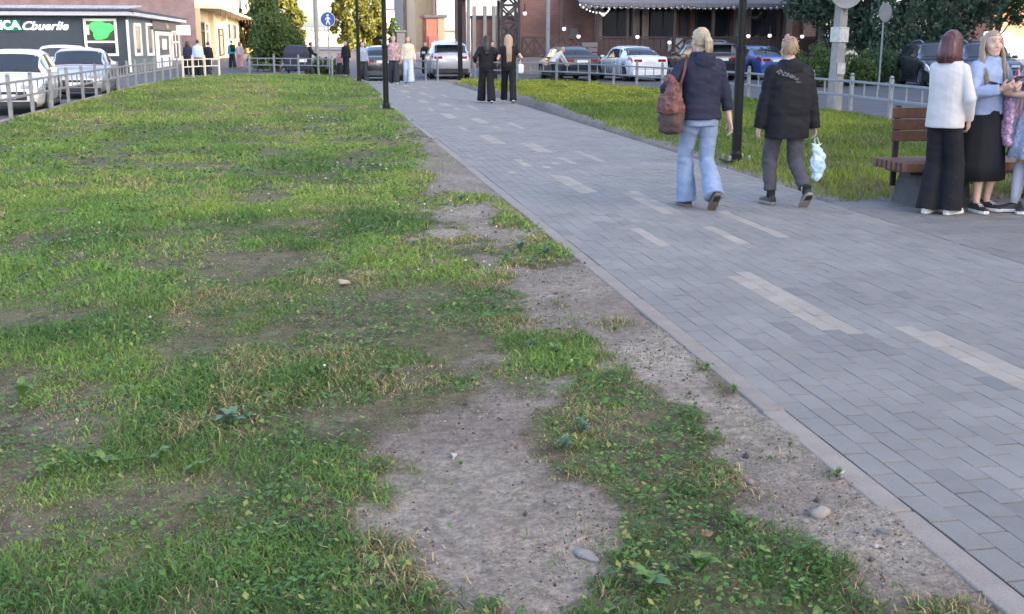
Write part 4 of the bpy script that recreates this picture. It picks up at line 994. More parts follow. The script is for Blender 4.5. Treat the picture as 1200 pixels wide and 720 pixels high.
class Fig:
    """standing figure, facing +y, feet on z = 0; sizes for 1.70 m scaled by k"""
    def __init__(s, name, label, loc, rz, H, footL, footR, handL, handR, yaw=0.0, pitch=0.0, lean=0.0, hipz=None, elbL=(-.5, -.8, -.2), elbR=(.5, -.8, -.2), vox=.007, girth=1.0, group=None, twist=0.0, skin=None, shw=1.0, bend=0.0, hair_tone=None):
        k = s.k = H/1.70; s.vox = vox; s.g = girth; s.skin = skin or MT['skin']
        s.root = empty('person', loc, rz); tag(s.root, label, 'person', group)
        V = Vector
        hz = (hipz if hipz else .925)*k; lv = lean
        s.pel = V((0, 0, hz)); up = V((0, math.sin(lv), math.cos(lv))); s.up = up
        s.spine = lambda h: V((0, 0, hz))+up*((h-.925)*k)
        s.chest = s.spine(1.28); s.neck = s.spine(1.44)
        tw = Matrix.Rotation(twist, 3, 'Z'); s.tw = tw
        s.shL = s.spine(1.362)+tw@V((-.160*k*shw, 0, 0)); s.shR = s.spine(1.362)+tw@V((.160*k*shw, 0, 0))
        s.hipL = s.pel+V((-.088*k*min(1, girth), 0, -.02*k)); s.hipR = s.pel+V((.088*k*min(1, girth), 0, -.02*k))
        s.fL, s.fR = footL, footR     # (x, y, ankle z, toe pitch, yaw)
        s.anL = V((footL[0], footL[1], footL[2]))*1.0; s.anR = V((footR[0], footR[1], footR[2]))*1.0
        s.knL, s.anL = ik(s.hipL, s.anL, .422*k, .405*k, (-.08, 1, 0)); s.knR, s.anR = ik(s.hipR, s.anR, .422*k, .405*k, (.08, 1, 0))
        s.elL, s.wrL = ik(s.shL, V(handL), .285*k, .25*k, elbL); s.elR, s.wrR = ik(s.shR, V(handR), .285*k, .25*k, elbR)
        s.hM = Matrix.Rotation(yaw, 4, 'Z')@Matrix.Rotation(pitch, 4, 'X'); s.hc = s.spine(1.585)+V((0, .025*k, 0))
    def hp(s, v): return s.hc+(s.hM@(Vector(v)*s.k))
    def torso(s, mb, infl=0.0, z0=.80, z1=1.47, prof=None):
        k = s.k; g = s.g; pr = prof or [(.80, .145, .105), (.88, .168, .122), (.94, .168, .122), (1.03, .140, .105), (1.12, .142, .108), (1.25, .163, .118), (1.33, .172, .110), (1.375, .166, .090), (1.41, .130, .076), (1.44, .082, .066), (1.47, .06, .06)]
        rs = []
        for h, a, b in pr:
            if h < z0 or h > z1: continue
            c = s.spine(h); n = 20; ring = []
            for j in range(n):
                th = 2*math.pi*j/n; q = Vector((math.copysign(abs(math.cos(th))**.85, math.cos(th))*(a*k*g+infl), math.copysign(abs(math.sin(th))**.9, math.sin(th))*(b*k*g+infl), 0))
                if h > 1.2: q = s.tw@q
                ring.append(c+q)
            rs.append(ring)
        mb.rings(rs)
    def body(s):
        k = s.k; mb = MB(); s.torso(mb)
        for hip, kn, an in ((s.hipL, s.knL, s.anL), (s.hipR, s.knR, s.anR)):
            d = kn-hip; e = an-kn
            mb.tube([hip, hip+d*.4, kn-d*.08, kn+e*.06, kn+e*.3, kn+e*.7, an], [r*k for r in (.082, .078, .055, .050, .056, .038, .034)], 12)
            mb.ell(kn, (.052*k,)*3)
        for sh, el, wr in ((s.shL, s.elL, s.wrL), (s.shR, s.elR, s.wrR)):
            d = el-sh; e = wr-el
            mb.ell(sh, (.048*k,)*3); mb.tube([sh, sh+d*.4, el, el+e*.3, wr], [r*k for r in (.046, .044, .036, .037, .025)], 12); mb.ell(el, (.037*k,)*3)
        mb.tube([s.spine(1.40), s.spine(1.50), s.hp((0, -.01, -.06))], [.062*k, .052*k, .054*k], 12)
        # head: rings from chin to crown
        pr = [(-.118, .030, .030, .052), (-.100, .048, .052, .032), (-.07, .060, .072, .012), (-.03, .068, .085, .002), (.01, .073, .093, -.004), (.05, .074, .095, -.008), (.08, .066, .085, -.010), (.10, .048, .062, -.010), (.113, .02, .028, -.010)]
        mb.rings([[s.hp((a*math.cos(2*math.pi*j/18), c+b*math.sin(2*math.pi*j/18), z)) for j in range(18)] for z, a, b, c in pr])
        mb.tube([s.hp((0, .082, .020)), s.hp((0, .090, -.008)), s.hp((0, .099, -.030)), s.hp((0, .088, -.040))], [.007*k, .008*k, .0095*k, .007*k], 8); mb.ell(s.hp((0, .068, -.102)), (.022*k, .016*k, .015*k)); mb.ell(s.hp((0, .074, -.068)), (.030*k, .012*k, .016*k))      # nose
        for sx in (-1, 1):
            mb.ell(s.hp((sx*.075, -.012, -.012)), (.008*k, .018*k, .03*k)); mb.ell(s.hp((sx*.0095, .088, -.034)), (.007*k, .007*k, .006*k)); mb.ell(s.hp((sx*.040, .050, -.03)), (.028*k, .030*k, .032*k))
            mb.ell(s.hp((sx*.03, .078, .036)), (.026*k, .011*k, .009*k))
        s.hands(mb)
        b = solid(mb, 'body', s.skin, s.root, s.vox*.85, 14000 if s.vox < .009 else 5000, 1)
        return b
    def hands(s, mb):
        k = s.k
        for side, el, wr, hd in ((-1, s.elL, s.wrL, getattr(s, 'hdL', None)), (1, s.elR, s.wrR, getattr(s, 'hdR', None))):
            f = (wr-el).normalized()
            if hd: f = Vector(hd[0]).normalized(); pn = Vector(hd[1])
            else: pn = Vector((-side, 0, 0))          # palm faces the thigh
            pn = (pn-f*pn.dot(f)).normalized(); ac = f.cross(pn)*1.0       # across the knuckles
            th = ac if ac.y > 0 or hd else -ac
            if hd and len(hd) > 2: th = Vector(hd[2]); th = (th-f*th.dot(f)-pn*th.dot(pn)).normalized()
            curl = hd[3] if hd and len(hd) > 3 else .55
            mb.tube([wr-f*.01*k, wr+f*.03*k, wr+f*.085*k], [(.026*k, .018*k), (.038*k, .016*k), (.040*k, .014*k)], 12, up=pn)
            for j, (o_, ln) in enumerate(((.030, .070), (.011, .078), (-.009, .073), (-.027, .058))):
                b0 = wr+f*.082*k+th*o_*k; c = curl*(1+.12*j); p1 = b0+(f*math.cos(c*.5)+pn*math.sin(c*.5))*ln*.48*k
                p2 = p1+(f*math.cos(c*1.4)+pn*math.sin(c*1.4))*ln*.30*k; p3 = p2+(f*math.cos(c*2.2)+pn*math.sin(c*2.2))*ln*.26*k
                mb.tube([b0-f*.015*k, p1, p2, p3], [.0088*k, .0085*k, .0078*k, .0065*k], 8)
            t0 = wr+f*.025*k+th*.028*k; t1 = t0+(f*.6+th*.65+pn*.3).normalized()*.042*k; t2 = t1+(f*.9+th*.15+pn*.4).normalized()*.034*k
            mb.tube([t0, t1, t2], [.013*k, .0105*k, .008*k], 8)
    def legs_cloth(s, name, m, r_hip, r_kn, r_hem, hem=.07, amp=.008, waist=.985, sub=None, tgt=9000):
        k = s.k; mb = MB(); s.torso(mb, .008*k+.003, .80, waist)
        for hip, kn, an in ((s.hipL, s.knL, s.anL), (s.hipR, s.knR, s.anR)):
            d = kn-hip; e = an-kn; end = kn+e*(1-(hem-.08)/.42) if hem > .08 else an+e.normalized()*(.08-hem)*k
            mb.tube([hip+Vector((0, 0, .03*k)), hip+d*.35, kn, kn+e*.45, end], [r*k for r in (r_hip, r_hip*.98, r_kn, (r_kn+r_hem)/2, r_hem)], 14)
            mb.ell(kn, (r_kn*k,)*3)
        mb.ell(s.pel+Vector((0, 0, -.06*k)), (.15*k*s.g, .118*k*s.g, .09*k))
        return solid(mb, name, m, s.root, s.vox, tgt if s.vox < .009 else 3500, 2, folds(amp*k, (11/k, 11/k, 20/k)))
    def top(s, name, m, infl=.02, z0=.86, sleeve=1.0, r_sh=.062, r_el=.055, r_cuff=.04, amp=.008, prof=None, hood=False, collar=True, tgt=11000, z1=1.47, boxy=0.0):
        k = s.k; mb = MB(); pr = prof or [(.68, .175, .13), (.80, .176, .13), (.88, .178, .13), (.94, .172, .127), (1.03, .155+boxy, .115+boxy*.6), (1.12, .155+boxy, .117+boxy*.6), (1.25, .168+boxy*.5, .122+boxy*.3), (1.33, .175, .113), (1.375, .168, .093), (1.41, .132, .079), (1.44, .085, .069), (1.47, .064, .064)]
        # bottom ring at z0 exactly
        import bisect
        hs = [p[0] for p in pr]; a0 = np.interp(z0, hs, [p[1] for p in pr]); b0 = np.interp(z0, hs, [p[2] for p in pr])
        pr = [(z0, a0, b0)]+[p for p in pr if p[0] > z0+.01]
        s.torso(mb, infl*k, z0-.001, z1, pr)
        for sh, el, wr in ((s.shL, s.elL, s.wrL), (s.shR, s.elR, s.wrR)):
            d = el-sh; e = wr-el
            mb.ell(sh, (r_sh*k*1.02,)*3)
            if sleeve <= .5: mb.tube([sh, sh+d*sleeve*2], [r_sh*k, r_el*k], 12)
            else:
                q = el+e*((sleeve-.5)*2); mb.tube([sh, sh+d*.45, el, el+e*((sleeve-.5)*1.2), q], [r_sh*k, (r_sh+r_el)/2*k, r_el*k, (r_el+r_cuff)/2*k, r_cuff*k], 14); mb.ell(el, (r_el*k,)*3)
        if hood: mb.ell(s.spine(1.41)+Vector((0, -.10*k, 0)), (.11*k, .06*k, .10*k)); mb.tube([s.spine(1.45)+Vector((-.09*k, .02*k, 0)), s.spine(1.47)+Vector((-.07*k, -.07*k, 0)), s.spine(1.47)+Vector((.07*k, -.07*k, 0)), s.spine(1.45)+Vector((.09*k, .02*k, 0))], .03*k)
        return solid(mb, name, m, s.root, s.vox, tgt if s.vox < .009 else 4000, 2, folds(amp*k, (12/k, 12/k, 19/k)))
    def shoes(s, upper, sole, bulk=1.0, lace=None):
        k = s.k
        for an, ft in ((s.anL, s.fL), (s.anR, s.fR)):
            mb = MB(); pr = [(-.075, .026, .055), (-.06, .034, .085), (-.02, .036, .095), (.03, .037, .075), (.09, .043, .052), (.14, .041, .042), (.175, .026, .030)]
            M_ = Matrix.Translation(an-Vector((0, 0, 0)))@Matrix.Rotation(ft[4], 4, 'Z')@Matrix.Rotation(ft[3], 4, 'X')
            z0 = -.080*k; n = 14
            mb.rings([[M_@Vector((a*bulk*k*math.cos(2*math.pi*j/n), y*k, z0+.018*k+max(-.3, math.sin(2*math.pi*j/n))*h*k*.92)) for j in range(n)] for y, a, h in pr])
            mb.tube([M_@Vector((0, -.02*k, z0+.05*k)), M_@Vector((0, -.02*k, z0+.10*k))], .037*k, 12)
            sh = solid(mb, 'shoe', upper, s.root, s.vox*.8, 2500, 1)
            so = MB(); out = [(-.082, .018), (-.06, .036), (.0, .040), (.08, .046), (.14, .043), (.18, .024)]
            poly = [(a*bulk*k, y*k) for y, a in out]+[(-a*bulk*k, y*k) for y, a in out[::-1]]
            so.prism(poly, z0-.004*k, z0+.024*k*bulk, M_); so.build('sole', sole, sh, .005)
            if lace:
                for j in range(3): MB().box(M_@Vector((0, (.045+.022*j)*k, z0+(.088-.012*j)*k)), (.05*k, .008, .006)).build('lace', lace, sh)
    def hair(s, style, m, ln=.3, seed=1):
        k = s.k; mb = MB(); r_ = random.Random(seed)
        cap = [(-.045, .070, .062, -.038), (-.01, .080, .090, -.018), (.03, .084, .101, -.012), (.07, .077, .096, -.012), (.10, .058, .073, -.012), (.122, .026, .032, -.012)]
        mb.rings([[s.hp((a*math.cos(2*math.pi*j/18), c+b*math.sin(2*math.pi*j/18)*(1 if math.sin(2*math.pi*j/18) < 0 or z > .04 else .55), z)) for j in range(18)] for z, a, b, c in cap])
        st = []
        if style == 'short':
            for i in range(46):
                th = r_.uniform(0, 2*math.pi); z = r_.uniform(-.05, .105); rr = math.sqrt(max(0, 1-(max(z, 0)/.125)**2))
                if math.sin(th) > .2 and z < .055: continue
                b = Vector((.080*rr*math.cos(th), -.012+.098*rr*math.sin(th), z)); d = Vector((math.cos(th)*.4+r_.uniform(-.3, .3), math.sin(th)*.4-.1, .9 if z > .05 else -.9)).normalized()
                st.append(([b, b+d*.014+Vector((math.cos(th), math.sin(th), 0))*.003, b+d*.026], .0075))
            mb.tube([s.hp((-.02, .03, .105)), s.hp((-.01, .03, .135)), s.hp((.02, .035, .142))], [.03*k, .018*k, .006*k])
        elif style == 'pony':
            mb.ell(s.hp((.0, -.105, .035)), (.034*k, .034*k, .034*k))
            mb.tube([s.hp((0, -.11, .05)), s.hp((0.0, -.15, .0)), s.hp((.0, -.145, -.08)), s.hp((.012, -.12, -.16))], [.026*k, .036*k, .032*k, .010*k], 12)
            for i in range(40):
                o_ = Vector((r_.uniform(-.03, .03), r_.uniform(-.02, .02), 0)); st.append(([Vector((0, -.11, .05))+o_*.5, Vector((0, -.155, 0))+o_, Vector((0, -.155, -.08))+o_, Vector((.015, -.125, -.16-r_.uniform(0, .05)))+o_*.8], .005))
            for i in range(50):
                th = r_.uniform(math.pi*.9, math.pi*2.1); z = r_.uniform(-.03, .10); rr = math.sqrt(max(0.05, 1-(max(z, 0)/.13)**2)); b = Vector((.085*rr*math.cos(th), -.012+.103*rr*math.sin(th), z)); st.append(([b, b.lerp(Vector((0, -.10, .035)), .5)*1.03, Vector((0, -.112, .035))], .004))
            for i in range(8): st.append(([Vector((r_.uniform(-.06, .06), -.07, -.03)), Vector((r_.uniform(-.07, .07), -.085, -.10)), Vector((r_.uniform(-.06, .06), -.07, -.15))], .005))
        else:
            # hanging hair: bob or long (long hair lies over the back and, at the sides, over the chest)
            def fall(x, l_, q=1.0):
                sd_ = min(1, max(0, (abs(x)-.052)/.03)); ex = x*1.15 if abs(x) < .06 else math.copysign(.085+.02*r_.random(), x)
                return Vector((ex*1.05*q, (-.168*(1-sd_)+.085*sd_)*q, -.06-l_*.5)), Vector((ex*.95*q, (-.205*(1-sd_)+.165*sd_)*q, -.06-l_))
            n = 34
            for i in range(n):
                a0 = math.pi*(1.0+1.0*(i/(n-1))) if style == 'bob' else math.pi*(.93+1.14*(i/(n-1)))
                x, y = .088*math.cos(a0), -.015+.100*math.sin(a0); l_ = ln*r_.uniform(.88, 1.05); fl = 1.10 if style == 'bob' else .95+ln*.35
                dr = -.012 if style != 'bob' else .0
                pm_, pe_ = (Vector((x*fl, y*fl+dr, -.06-l_*.5)), Vector((x*fl*.92, y*fl*.92+dr, -.06-l_)))
                if style == 'long': pm_, pe_ = fall(x, l_)
                st.append(([Vector((x*.45, y*.45, .098)), Vector((x*.92, y*.92, .05)), Vector((x*1.07, y*1.07, -.05)), pm_, pe_], .0165))
            for i in range(60):
                a0 = r_.uniform(math.pi*.93, math.pi*2.07); x, y = .094*math.cos(a0), -.016+.107*math.sin(a0); l_ = ln*r_.uniform(.7, 1.08); fl = (1.12 if style == 'bob' else 1.0+ln*.35)
                pm_, pe_ = (Vector((x*fl*1.03, y*fl*1.03, -.06-l_*.5)), Vector((x*fl*.96+r_.uniform(-.01, .01), y*fl*.95, -.06-l_)))
                if style == 'long': pm_, pe_ = fall(x, l_, 1.06)
                st.append(([Vector((x*.4, y*.45, .108)), Vector((x*.98, y*.98, .05)), Vector((x*1.10, y*1.10, -.06)), pm_, pe_], .0055))
        big = MB(); fine = MB()
        for pts, rad in st:
            P_ = [s.hp(p) for p in pts]
            if rad > .010: mb.tube(P_, [rad*k*.55]+[rad*k]*(len(P_)-2)+[rad*k*.5], 8)
            else: fine.tube(P_, [rad*k*.7]+[rad*k]*(len(P_)-2)+[rad*k*.25], 5)
        h = solid(mb, 'hair', m, s.root, s.vox, 5000, 1, folds(.005*k, (46/k, 46/k, 5/k)))
        if fine.v: tag(fine.build('hair_strands', m, h, smooth=True), kind='stuff')
        return h
    def face(s, brow, lips=(.45, .2, .18)):
        k = s.k; ew = mat('eye_white', (.7, .68, .66), .3, 0); ed = mat('iris_dark', (.03, .025, .02), .2, 0); lm = mat('lips', lips, .45, .05); bm = mat('eyebrow', brow, .8, 0)
        for sx in (-1, 1):
            e = MB().ell(s.hp((sx*.031, .0775, .012)), (.0130*k, .0075*k, .0062*k), 12, 8).build('eye', ew, s.root, smooth=True)
            MB().ell(s.hp((sx*.031, .0830, .012)), (.0060*k, .003*k, .0058*k), 10, 6).build('iris', ed, e, smooth=True)
            MB().tube([s.hp((sx*.017, .084, .017)), s.hp((sx*.031, .0855, .0195)), s.hp((sx*.045, .077, .016))], .0018*k, 6).build('lash', ed, e)
            MB().tube([s.hp((sx*.013, .088, .038)), s.hp((sx*.03, .0885, .043)), s.hp((sx*.05, .076, .038))], .003*k, 6).build('eyebrow', bm, s.root)
        MB().tube([s.hp((-.022, .0805, -.068)), s.hp((-.008, .0875, -.065)), s.hp((.008, .0875, -.065)), s.hp((.022, .0805, -.068))], [.0015*k, .0035*k, .0035*k, .0015*k], 8).tube([s.hp((-.019, .0810, -.070)), s.hp((0, .0870, -.0735)), s.hp((.019, .0810, -.070))], [.0015*k, .0042*k, .0015*k], 8).build('lips', lm, s.root, smooth=True)
    def world(s, v): 
        s.root.rotation_euler.z; return Matrix.Translation(s.root.location)@Matrix.Rotation(s.root.rotation_euler.z, 4, 'Z')@Vector(v)

def cloth(name, c, var=.15, scale=14, bump=.14, col2=None, rough=.85): return mat(name, c, rough, var, scale, bump, 120, col2=col2, spec=.25)
CL = dict(navy=cloth('navy_hoodie_cloth', (.022, .024, .045)), jeans=cloth('faded_denim', (.21, .275, .40), .22, 6), black=cloth('black_cloth', (.014, .014, .018)), grey=cloth('grey_trouser_cloth', (.075, .072, .085)), white=cloth('white_blouse_cloth', (.55, .53, .52), .05),
          blue=cloth('pale_blue_knit', (.27, .34, .50), .12, 20), dress=cloth('blue_dotted_cotton', (.30, .36, .55), .25, 40, col2=(.55, .58, .68)), red=cloth('brown_red_leather', (.13, .05, .042), .5, 9), brownbag=cloth('brown_bag_cloth', (.09, .055, .05), .25, 12),
          sock=cloth('pale_sock', (.52, .53, .6), .08), teal=cloth('teal_cloth', (.06, .36, .42)), pink=cloth('pink_cloth', (.62, .30, .32)), lblue=cloth('light_blue_cloth', (.42, .52, .72)), cream=cloth('cream_cloth', (.68, .58, .45)), pjeans=cloth('pale_jeans', (.52, .58, .68)), dgrey=cloth('dark_grey_cloth', (.035, .036, .045)))
HR = dict(blond=mat('blond_hair', (.40, .31, .20), .5, .35, 60), ash=mat('ash_blond_hair', (.30, .22, .145), .5, .35, 60), auburn=mat('auburn_hair', (.085, .028, .032), .4, .3, 50), dark=mat('dark_hair', (.03, .02, .018), .45, .3, 50), lbrown=mat('light_brown_hair', (.28, .185, .11), .5, .35, 60), gold=mat('golden_hair', (.44, .31, .18), .5, .35, 60))
MT['sock_black'] = cloth('black_sock', (.02, .02, .022))
# ---- woman in jeans walking away
wx_, wy_ = gnd(817, 243)
W1 = Fig('woman', 'person in dark hoodie and flared pale jeans walking away carrying a brown shoulder bag', (wx_, wy_, 0), R(4), 1.71, (-.075, .10, .085, 0, .05), (.055, -.26, .165, -.80, -.06), (-.19, .17, .98), (.30, -.02, .80), yaw=.12, lean=.06, hipz=.905, elbL=(-1, -.55, .1), elbR=(.55, -.8, -.1), twist=-.05, shw=1.03)
W1.body(); W1.legs_cloth('jeans', CL['jeans'], .092, .072, .098, .045, .010); W1.top('hoodie', CL['navy'], .022, .865, .80, .068, .062, .050, .011, hood=True, boxy=.008)
W1.shoes(MT['shoe_black'], mat('brown_sole', (.13, .10, .085), .8)); W1.hair('pony', HR['blond'], seed=2)
bag = empty('shoulder_bag', W1.world((-.30, .0, .72)), R(4)); tag(bag, 'brown and red patterned shoulder bag hanging at the person\'s left side', 'bag')
bm_ = MB(); bm_.rings([[(a*math.cos(2*math.pi*j/16), b*math.sin(2*math.pi*j/16), z) for j in range(16)] for z, a, b in ((.0, .07, .14), (.02, .10, .17), (.14, .112, .18), (.28, .095, .165), (.40, .05, .12), (.44, .03, .08))])
solid(bm_, 'bag_body', CL['brownbag'], bag, .010, 3000, 2, folds(.02, (16, 16, 22)))
sc_ = MB(); sc_.rings([[(a*math.cos(2*math.pi*j/16)-.012, b*math.sin(2*math.pi*j/16)-.01, z) for j in range(16)] for z, a, b in ((.19, .112, .17), (.24, .125, .185), (.36, .092, .15), (.47, .05, .09), (.53, .03, .05))])
solid(sc_, 'scarf', mat('patterned_red_scarf', (.11, .024, .024), .8, .35, 18, .5, 40, col2=(.20, .10, .085)), bag, .009, 3000, 2, folds(.03, (22, 22, 16)))
MB().tube([(.03, -.10, .40), (.10, -.05, .58), (.135, .0, .71), (.11, .06, .58), (.03, .10, .40)], .013, 8).build('strap', CL['red'], bag, smooth=True)
# ---- boy in black jacket
bx_, by_ = gnd(917, 241)
B1 = Fig('boy', 'fair haired person in black jacket and grey trousers walking away with a plastic bag', (bx_, by_, 0), R(2), 1.63, (-.09, .10, .085, 0, .12), (.12, -.24, .155, -.75, -.05), (-.27, .06, .70), (.30, -.02, .66), yaw=-.04, lean=.03, hipz=.90, twist=.05, shw=1.12, girth=1.08)
B1.body(); B1.legs_cloth('trousers', CL['grey'], .095, .082, .064, .14, .012)
B1.top('jacket', CL['black'], .034, .715, 1.06, .080, .074, .058, .012, hood=True, boxy=.035)
for an, ft in ((B1.anL, B1.fL), (B1.anR, B1.fR)): MB().tube([an+Vector((0, -.01, -.01)), an+Vector((0, -.02, .07))], .042, 12).build('sock', MT['sock_black'], B1.root)
B1.shoes(MT['shoe_black'], mat('tan_sole', (.24, .2, .17), .8), 1.12); B1.hair('short', HR['lbrown'], seed=5)
MB().tube([B1.hp((-.05, -.05, -.105)), B1.hp((0, -.085, -.11)), B1.hp((.05, -.05, -.105))], .017, 8).build('collar', CL['white'], B1.root, smooth=True)
pr_ = MB(); rr = random.Random(4)
for i in range(26):
    t = i/25; p = Vector((-.20+.23*t, -.158-.006*math.sin(3*t), 1.30-.10*t+rr.uniform(-.022, .022))); pr_.box(p, (.018, .006, .012), rot=Matrix.Rotation(rr.uniform(-1, 1), 3, 'Y'))
pr_.build('pale_print', mat('faded_print', (.12, .12, .135), .8, .2), B1.root)
pb = empty('carrier_bag', B1.world((.335, -.02, .24)), R(2)); tag(pb, 'small pale blue plastic bag with dark handles hanging from the person\'s right hand', 'bag')
pm = MB(); pm.rings([[(a*math.cos(2*math.pi*j/14)+o_, b*math.sin(2*math.pi*j/14), z) for j in range(14)] for z, a, b, o_ in ((.0, .02, .03, .01), (.03, .055, .05, .01), (.14, .075, .06, 0), (.25, .065, .05, 0), (.33, .03, .03, -.02), (.36, .06, .02, -.02))])
solid(pm, 'bag_body', mat('pale_blue_plastic', (.42, .62, .72), .35, .25, 10, .5, 25, col2=(.62, .72, .76)), pb, .008, 2500, 1, folds(.022, (26, 26, 26)))
MB().tube([(-.03, 0, .33), (-.05, 0, .40), (-.02, 0, .42), (.01, 0, .34)], .006, 6).build('handle', mat('bag_handle', (.5, .6, .66), .5), pb)
MB().ell((.02, 0, .0), (.035, .03, .02)).build('dark_end', cloth('dark_purple', (.09, .05, .10)), pb, smooth=True)
# ---- girl in white blouse
gx_, gy_ = gnd(1098, 251)
G1 = Fig('girl_white', 'person with auburn bob in loose white blouse and wide black trousers standing before the bench', (gx_, gy_, 0), R(-58), 1.66, (-.09, -.02, .085, 0, .1), (.10, .05, .085, 0, -.15), (-.14, .22, .86), (.165, .12, .86), girth=.85, shw=.88, yaw=-.05, pitch=-.12, lean=0, elbL=(-.7, -.7, 0), elbR=(.7, -.7, 0))
G1.body(); G1.legs_cloth('trousers', CL['black'], .088, .092, .106, .035, .006, .93)
G1.top('blouse', CL['white'], .027, .82, .97, .054, .056, .042, .004, boxy=.012)
G1.shoes(MT['shoe_white'], MT['shoe_white']); G1.hair('bob', HR['auburn'], .13, seed=6); G1.face((.05, .02, .02))
hbg = empty('handbag', G1.world((-.21, .30, .70)), R(-58)); tag(hbg, 'small dark handbag held by the person in the white blouse', 'bag')
MB().box((0, 0, .06), (.07, .16, .12)).build('bag_body', CL['dgrey'], hbg, .02, seg=2); MB().tube([(0, -.05, .11), (0, -.03, .2), (0, .03, .2), (0, .05, .11)], .008, 6).build('handle', CL['black'], hbg)
# ---- girl in blue sweater with phone
mx_, my_ = gnd(1143, 247)
G2 = Fig('girl_blue', 'long haired person in pale blue sweater and black midi skirt looking up from a phone', (mx_, my_, 0), R(-166), 1.66, (-.10, .02, .085, 0, .25), (.085, .08, .085, 0, -.2), (-.03, .30, 1.13), (.13, .30, 1.15), yaw=-.34, pitch=.04, elbL=(-.7, -.5, -.5), elbR=(.7, -.5, -.5))
G2.hdL = ((.35, .8, .35), (.6, 0, .8), (.2, -.5, .9), .9); G2.hdR = ((-.35, .8, .35), (-.6, 0, .8), (-.2, -.5, .9), .9)
G2.body(); G2.top('sweater', CL['blue'], .026, .93, .96, .072, .068, .048, .011, boxy=.022)
MB().rings([[G2.spine(1.45)+Vector((.085*math.cos(2*math.pi*j/18), .085*math.sin(2*math.pi*j/18), .0)) for j in range(18)], [G2.spine(1.49)+Vector((.075*math.cos(2*math.pi*j/18), .075*math.sin(2*math.pi*j/18), .0)) for j in range(18)]]).build('collar', cloth('grey_collar', (.22, .2, .19)), G2.root, .01)
sk = []
for z, a, b in ((1.03, .155, .125), (.95, .18, .145), (.85, .20, .16), (.65, .22, .18), (.45, .24, .19), (.30, .255, .20)):
    sk.append([(a*math.cos(2*math.pi*j/40)*(1+(.03*math.sin(8*2*math.pi*j/40) if z < .9 else 0)), b*math.sin(2*math.pi*j/40)*(1+(.03*math.sin(8*2*math.pi*j/40) if z < .9 else 0)), z) for j in range(40)])
MB().rings(sk).build('skirt', CL['black'], G2.root, smooth=True)
G2.shoes(MT['shoe_black'], MT['shoe_white'], 1.15, MT['shoe_white']); G2.hair('long', HR['ash'], .42, seed=8); G2.face((.16, .10, .06))
ph = empty('phone', G2.world((.05, .37, 1.23)), R(-166)); tag(ph, 'dark phone held up by the person in the pale blue sweater', 'phone')
MB().box((0, 0, 0), (.078, .14, .009), rot=Matrix.Rotation(.55, 3, 'X')).build('case', mat('phone_case', (.05, .03, .03), .35, .1), ph, .004); MB().box((0, -.003, .0055), (.07, .13, .002), rot=Matrix.Rotation(.55, 3, 'X')).build('screen', MT['glass_dark'], ph)
cb = empty('shoulder_bag', G2.world((-.15, .22, .64)), R(-166)); tag(cb, 'small grey cross body bag with a pink strap hanging beside the black skirt', 'bag')
MB().box((0, 0, .085), (.13, .06, .16)).build('bag_body', cloth('grey_blue_bag', (.17, .19, .24)), cb, .025, seg=2)
MB().tube([(-.05, 0, .16), (-.01, .05, .42), (.06, .02, .62)], .011, 6).tube([(.05, 0, .16), (.03, .05, .42), (.08, .02, .62)], .008, 6).build('strap', CL['pink'], cb, smooth=True)
# ---- girl in blue dress at the edge
dx_, dy_ = gnd(1206, 250)
G3 = Fig('girl_dress', 'person in pale blue dotted dress and long socks at the right edge of the picture', (dx_, dy_, 0), R(78), 1.68, (-.06, -.02, .085, 0, .1), (.07, .12, .085, 0, -.1), (-.12, .30, 1.10), (.07, .33, 1.12), yaw=.1, pitch=-.2, elbL=(-.7, -.5, -.5), elbR=(.7, -.5, -.5))
G3.hdL = ((.3, .9, .2), (.6, 0, .8), (.2, -.5, .9), .8); G3.hdR = ((-.3, .9, .2), (-.6, 0, .8), (-.2, -.5, .9), .8)
G3.body(); G3.top('dress_bodice', CL['dress'], .02, .98, .34, .08, .085, .05, .008)
MB().rings([[(a*math.cos(2*math.pi*j/48)*(1+w_*math.sin(9*2*math.pi*j/48)), b*math.sin(2*math.pi*j/48)*(1+w_*math.sin(9*2*math.pi*j/48)), z) for j in range(48)] for z, a, b, w_ in ((1.08, .15, .12, 0), (.98, .17, .14, .01), (.85, .215, .18, .04), (.68, .25, .21, .06), (.52, .275, .24, .07))]).build('dress_skirt', CL['dress'], G3.root, smooth=True)
for kn, an in ((G3.knL, G3.anL), (G3.knR, G3.anR)): MB().tube([an, an.lerp(kn, .35), an.lerp(kn, .7), an.lerp(kn, .93)], [.043, .052, .064, .058], 14).build('sock', CL['sock'], G3.root, smooth=True)
G3.shoes(MT['shoe_black'], MT['shoe_white'], 1.08); G3.hair('long', HR['ash'], .2, seed=9); G3.face((.12, .08, .05))
ph2 = empty('phone', G3.world((-.02, .42, 1.19)), R(78)); tag(ph2, 'black phone held by the person in the dotted dress', 'phone')
MB().box((0, 0, 0), (.08, .16, .010), rot=Matrix.Rotation(.25, 3, 'X')).build('case', MT['black_plastic'], ph2, .004); MB().box((0, 0, .007), (.07, .15, .002), rot=Matrix.Rotation(.25, 3, 'X')).build('screen', MT['glass_dark'], ph2)
pk = empty('tote_bag', G3.world((.02, .27, .62)), R(78)); tag(pk, 'pink glittery patterned bag hanging between the two persons on the right', 'bag')
tm_ = MB(); tm_.rings([[(a*math.cos(2*math.pi*j/14), b*math.sin(2*math.pi*j/14), z) for j in range(14)] for z, a, b in ((0, .05, .04), (.03, .075, .05), (.22, .085, .05), (.42, .06, .045), (.56, .04, .035))])
solid(tm_, 'bag_body', mat('pink_glitter_cloth', (.34, .15, .25), .6, .5, 45, .4, 60, col2=(.5, .36, .5)), pk, .010, 2500, 1, folds(.02, (16, 16, 20)))
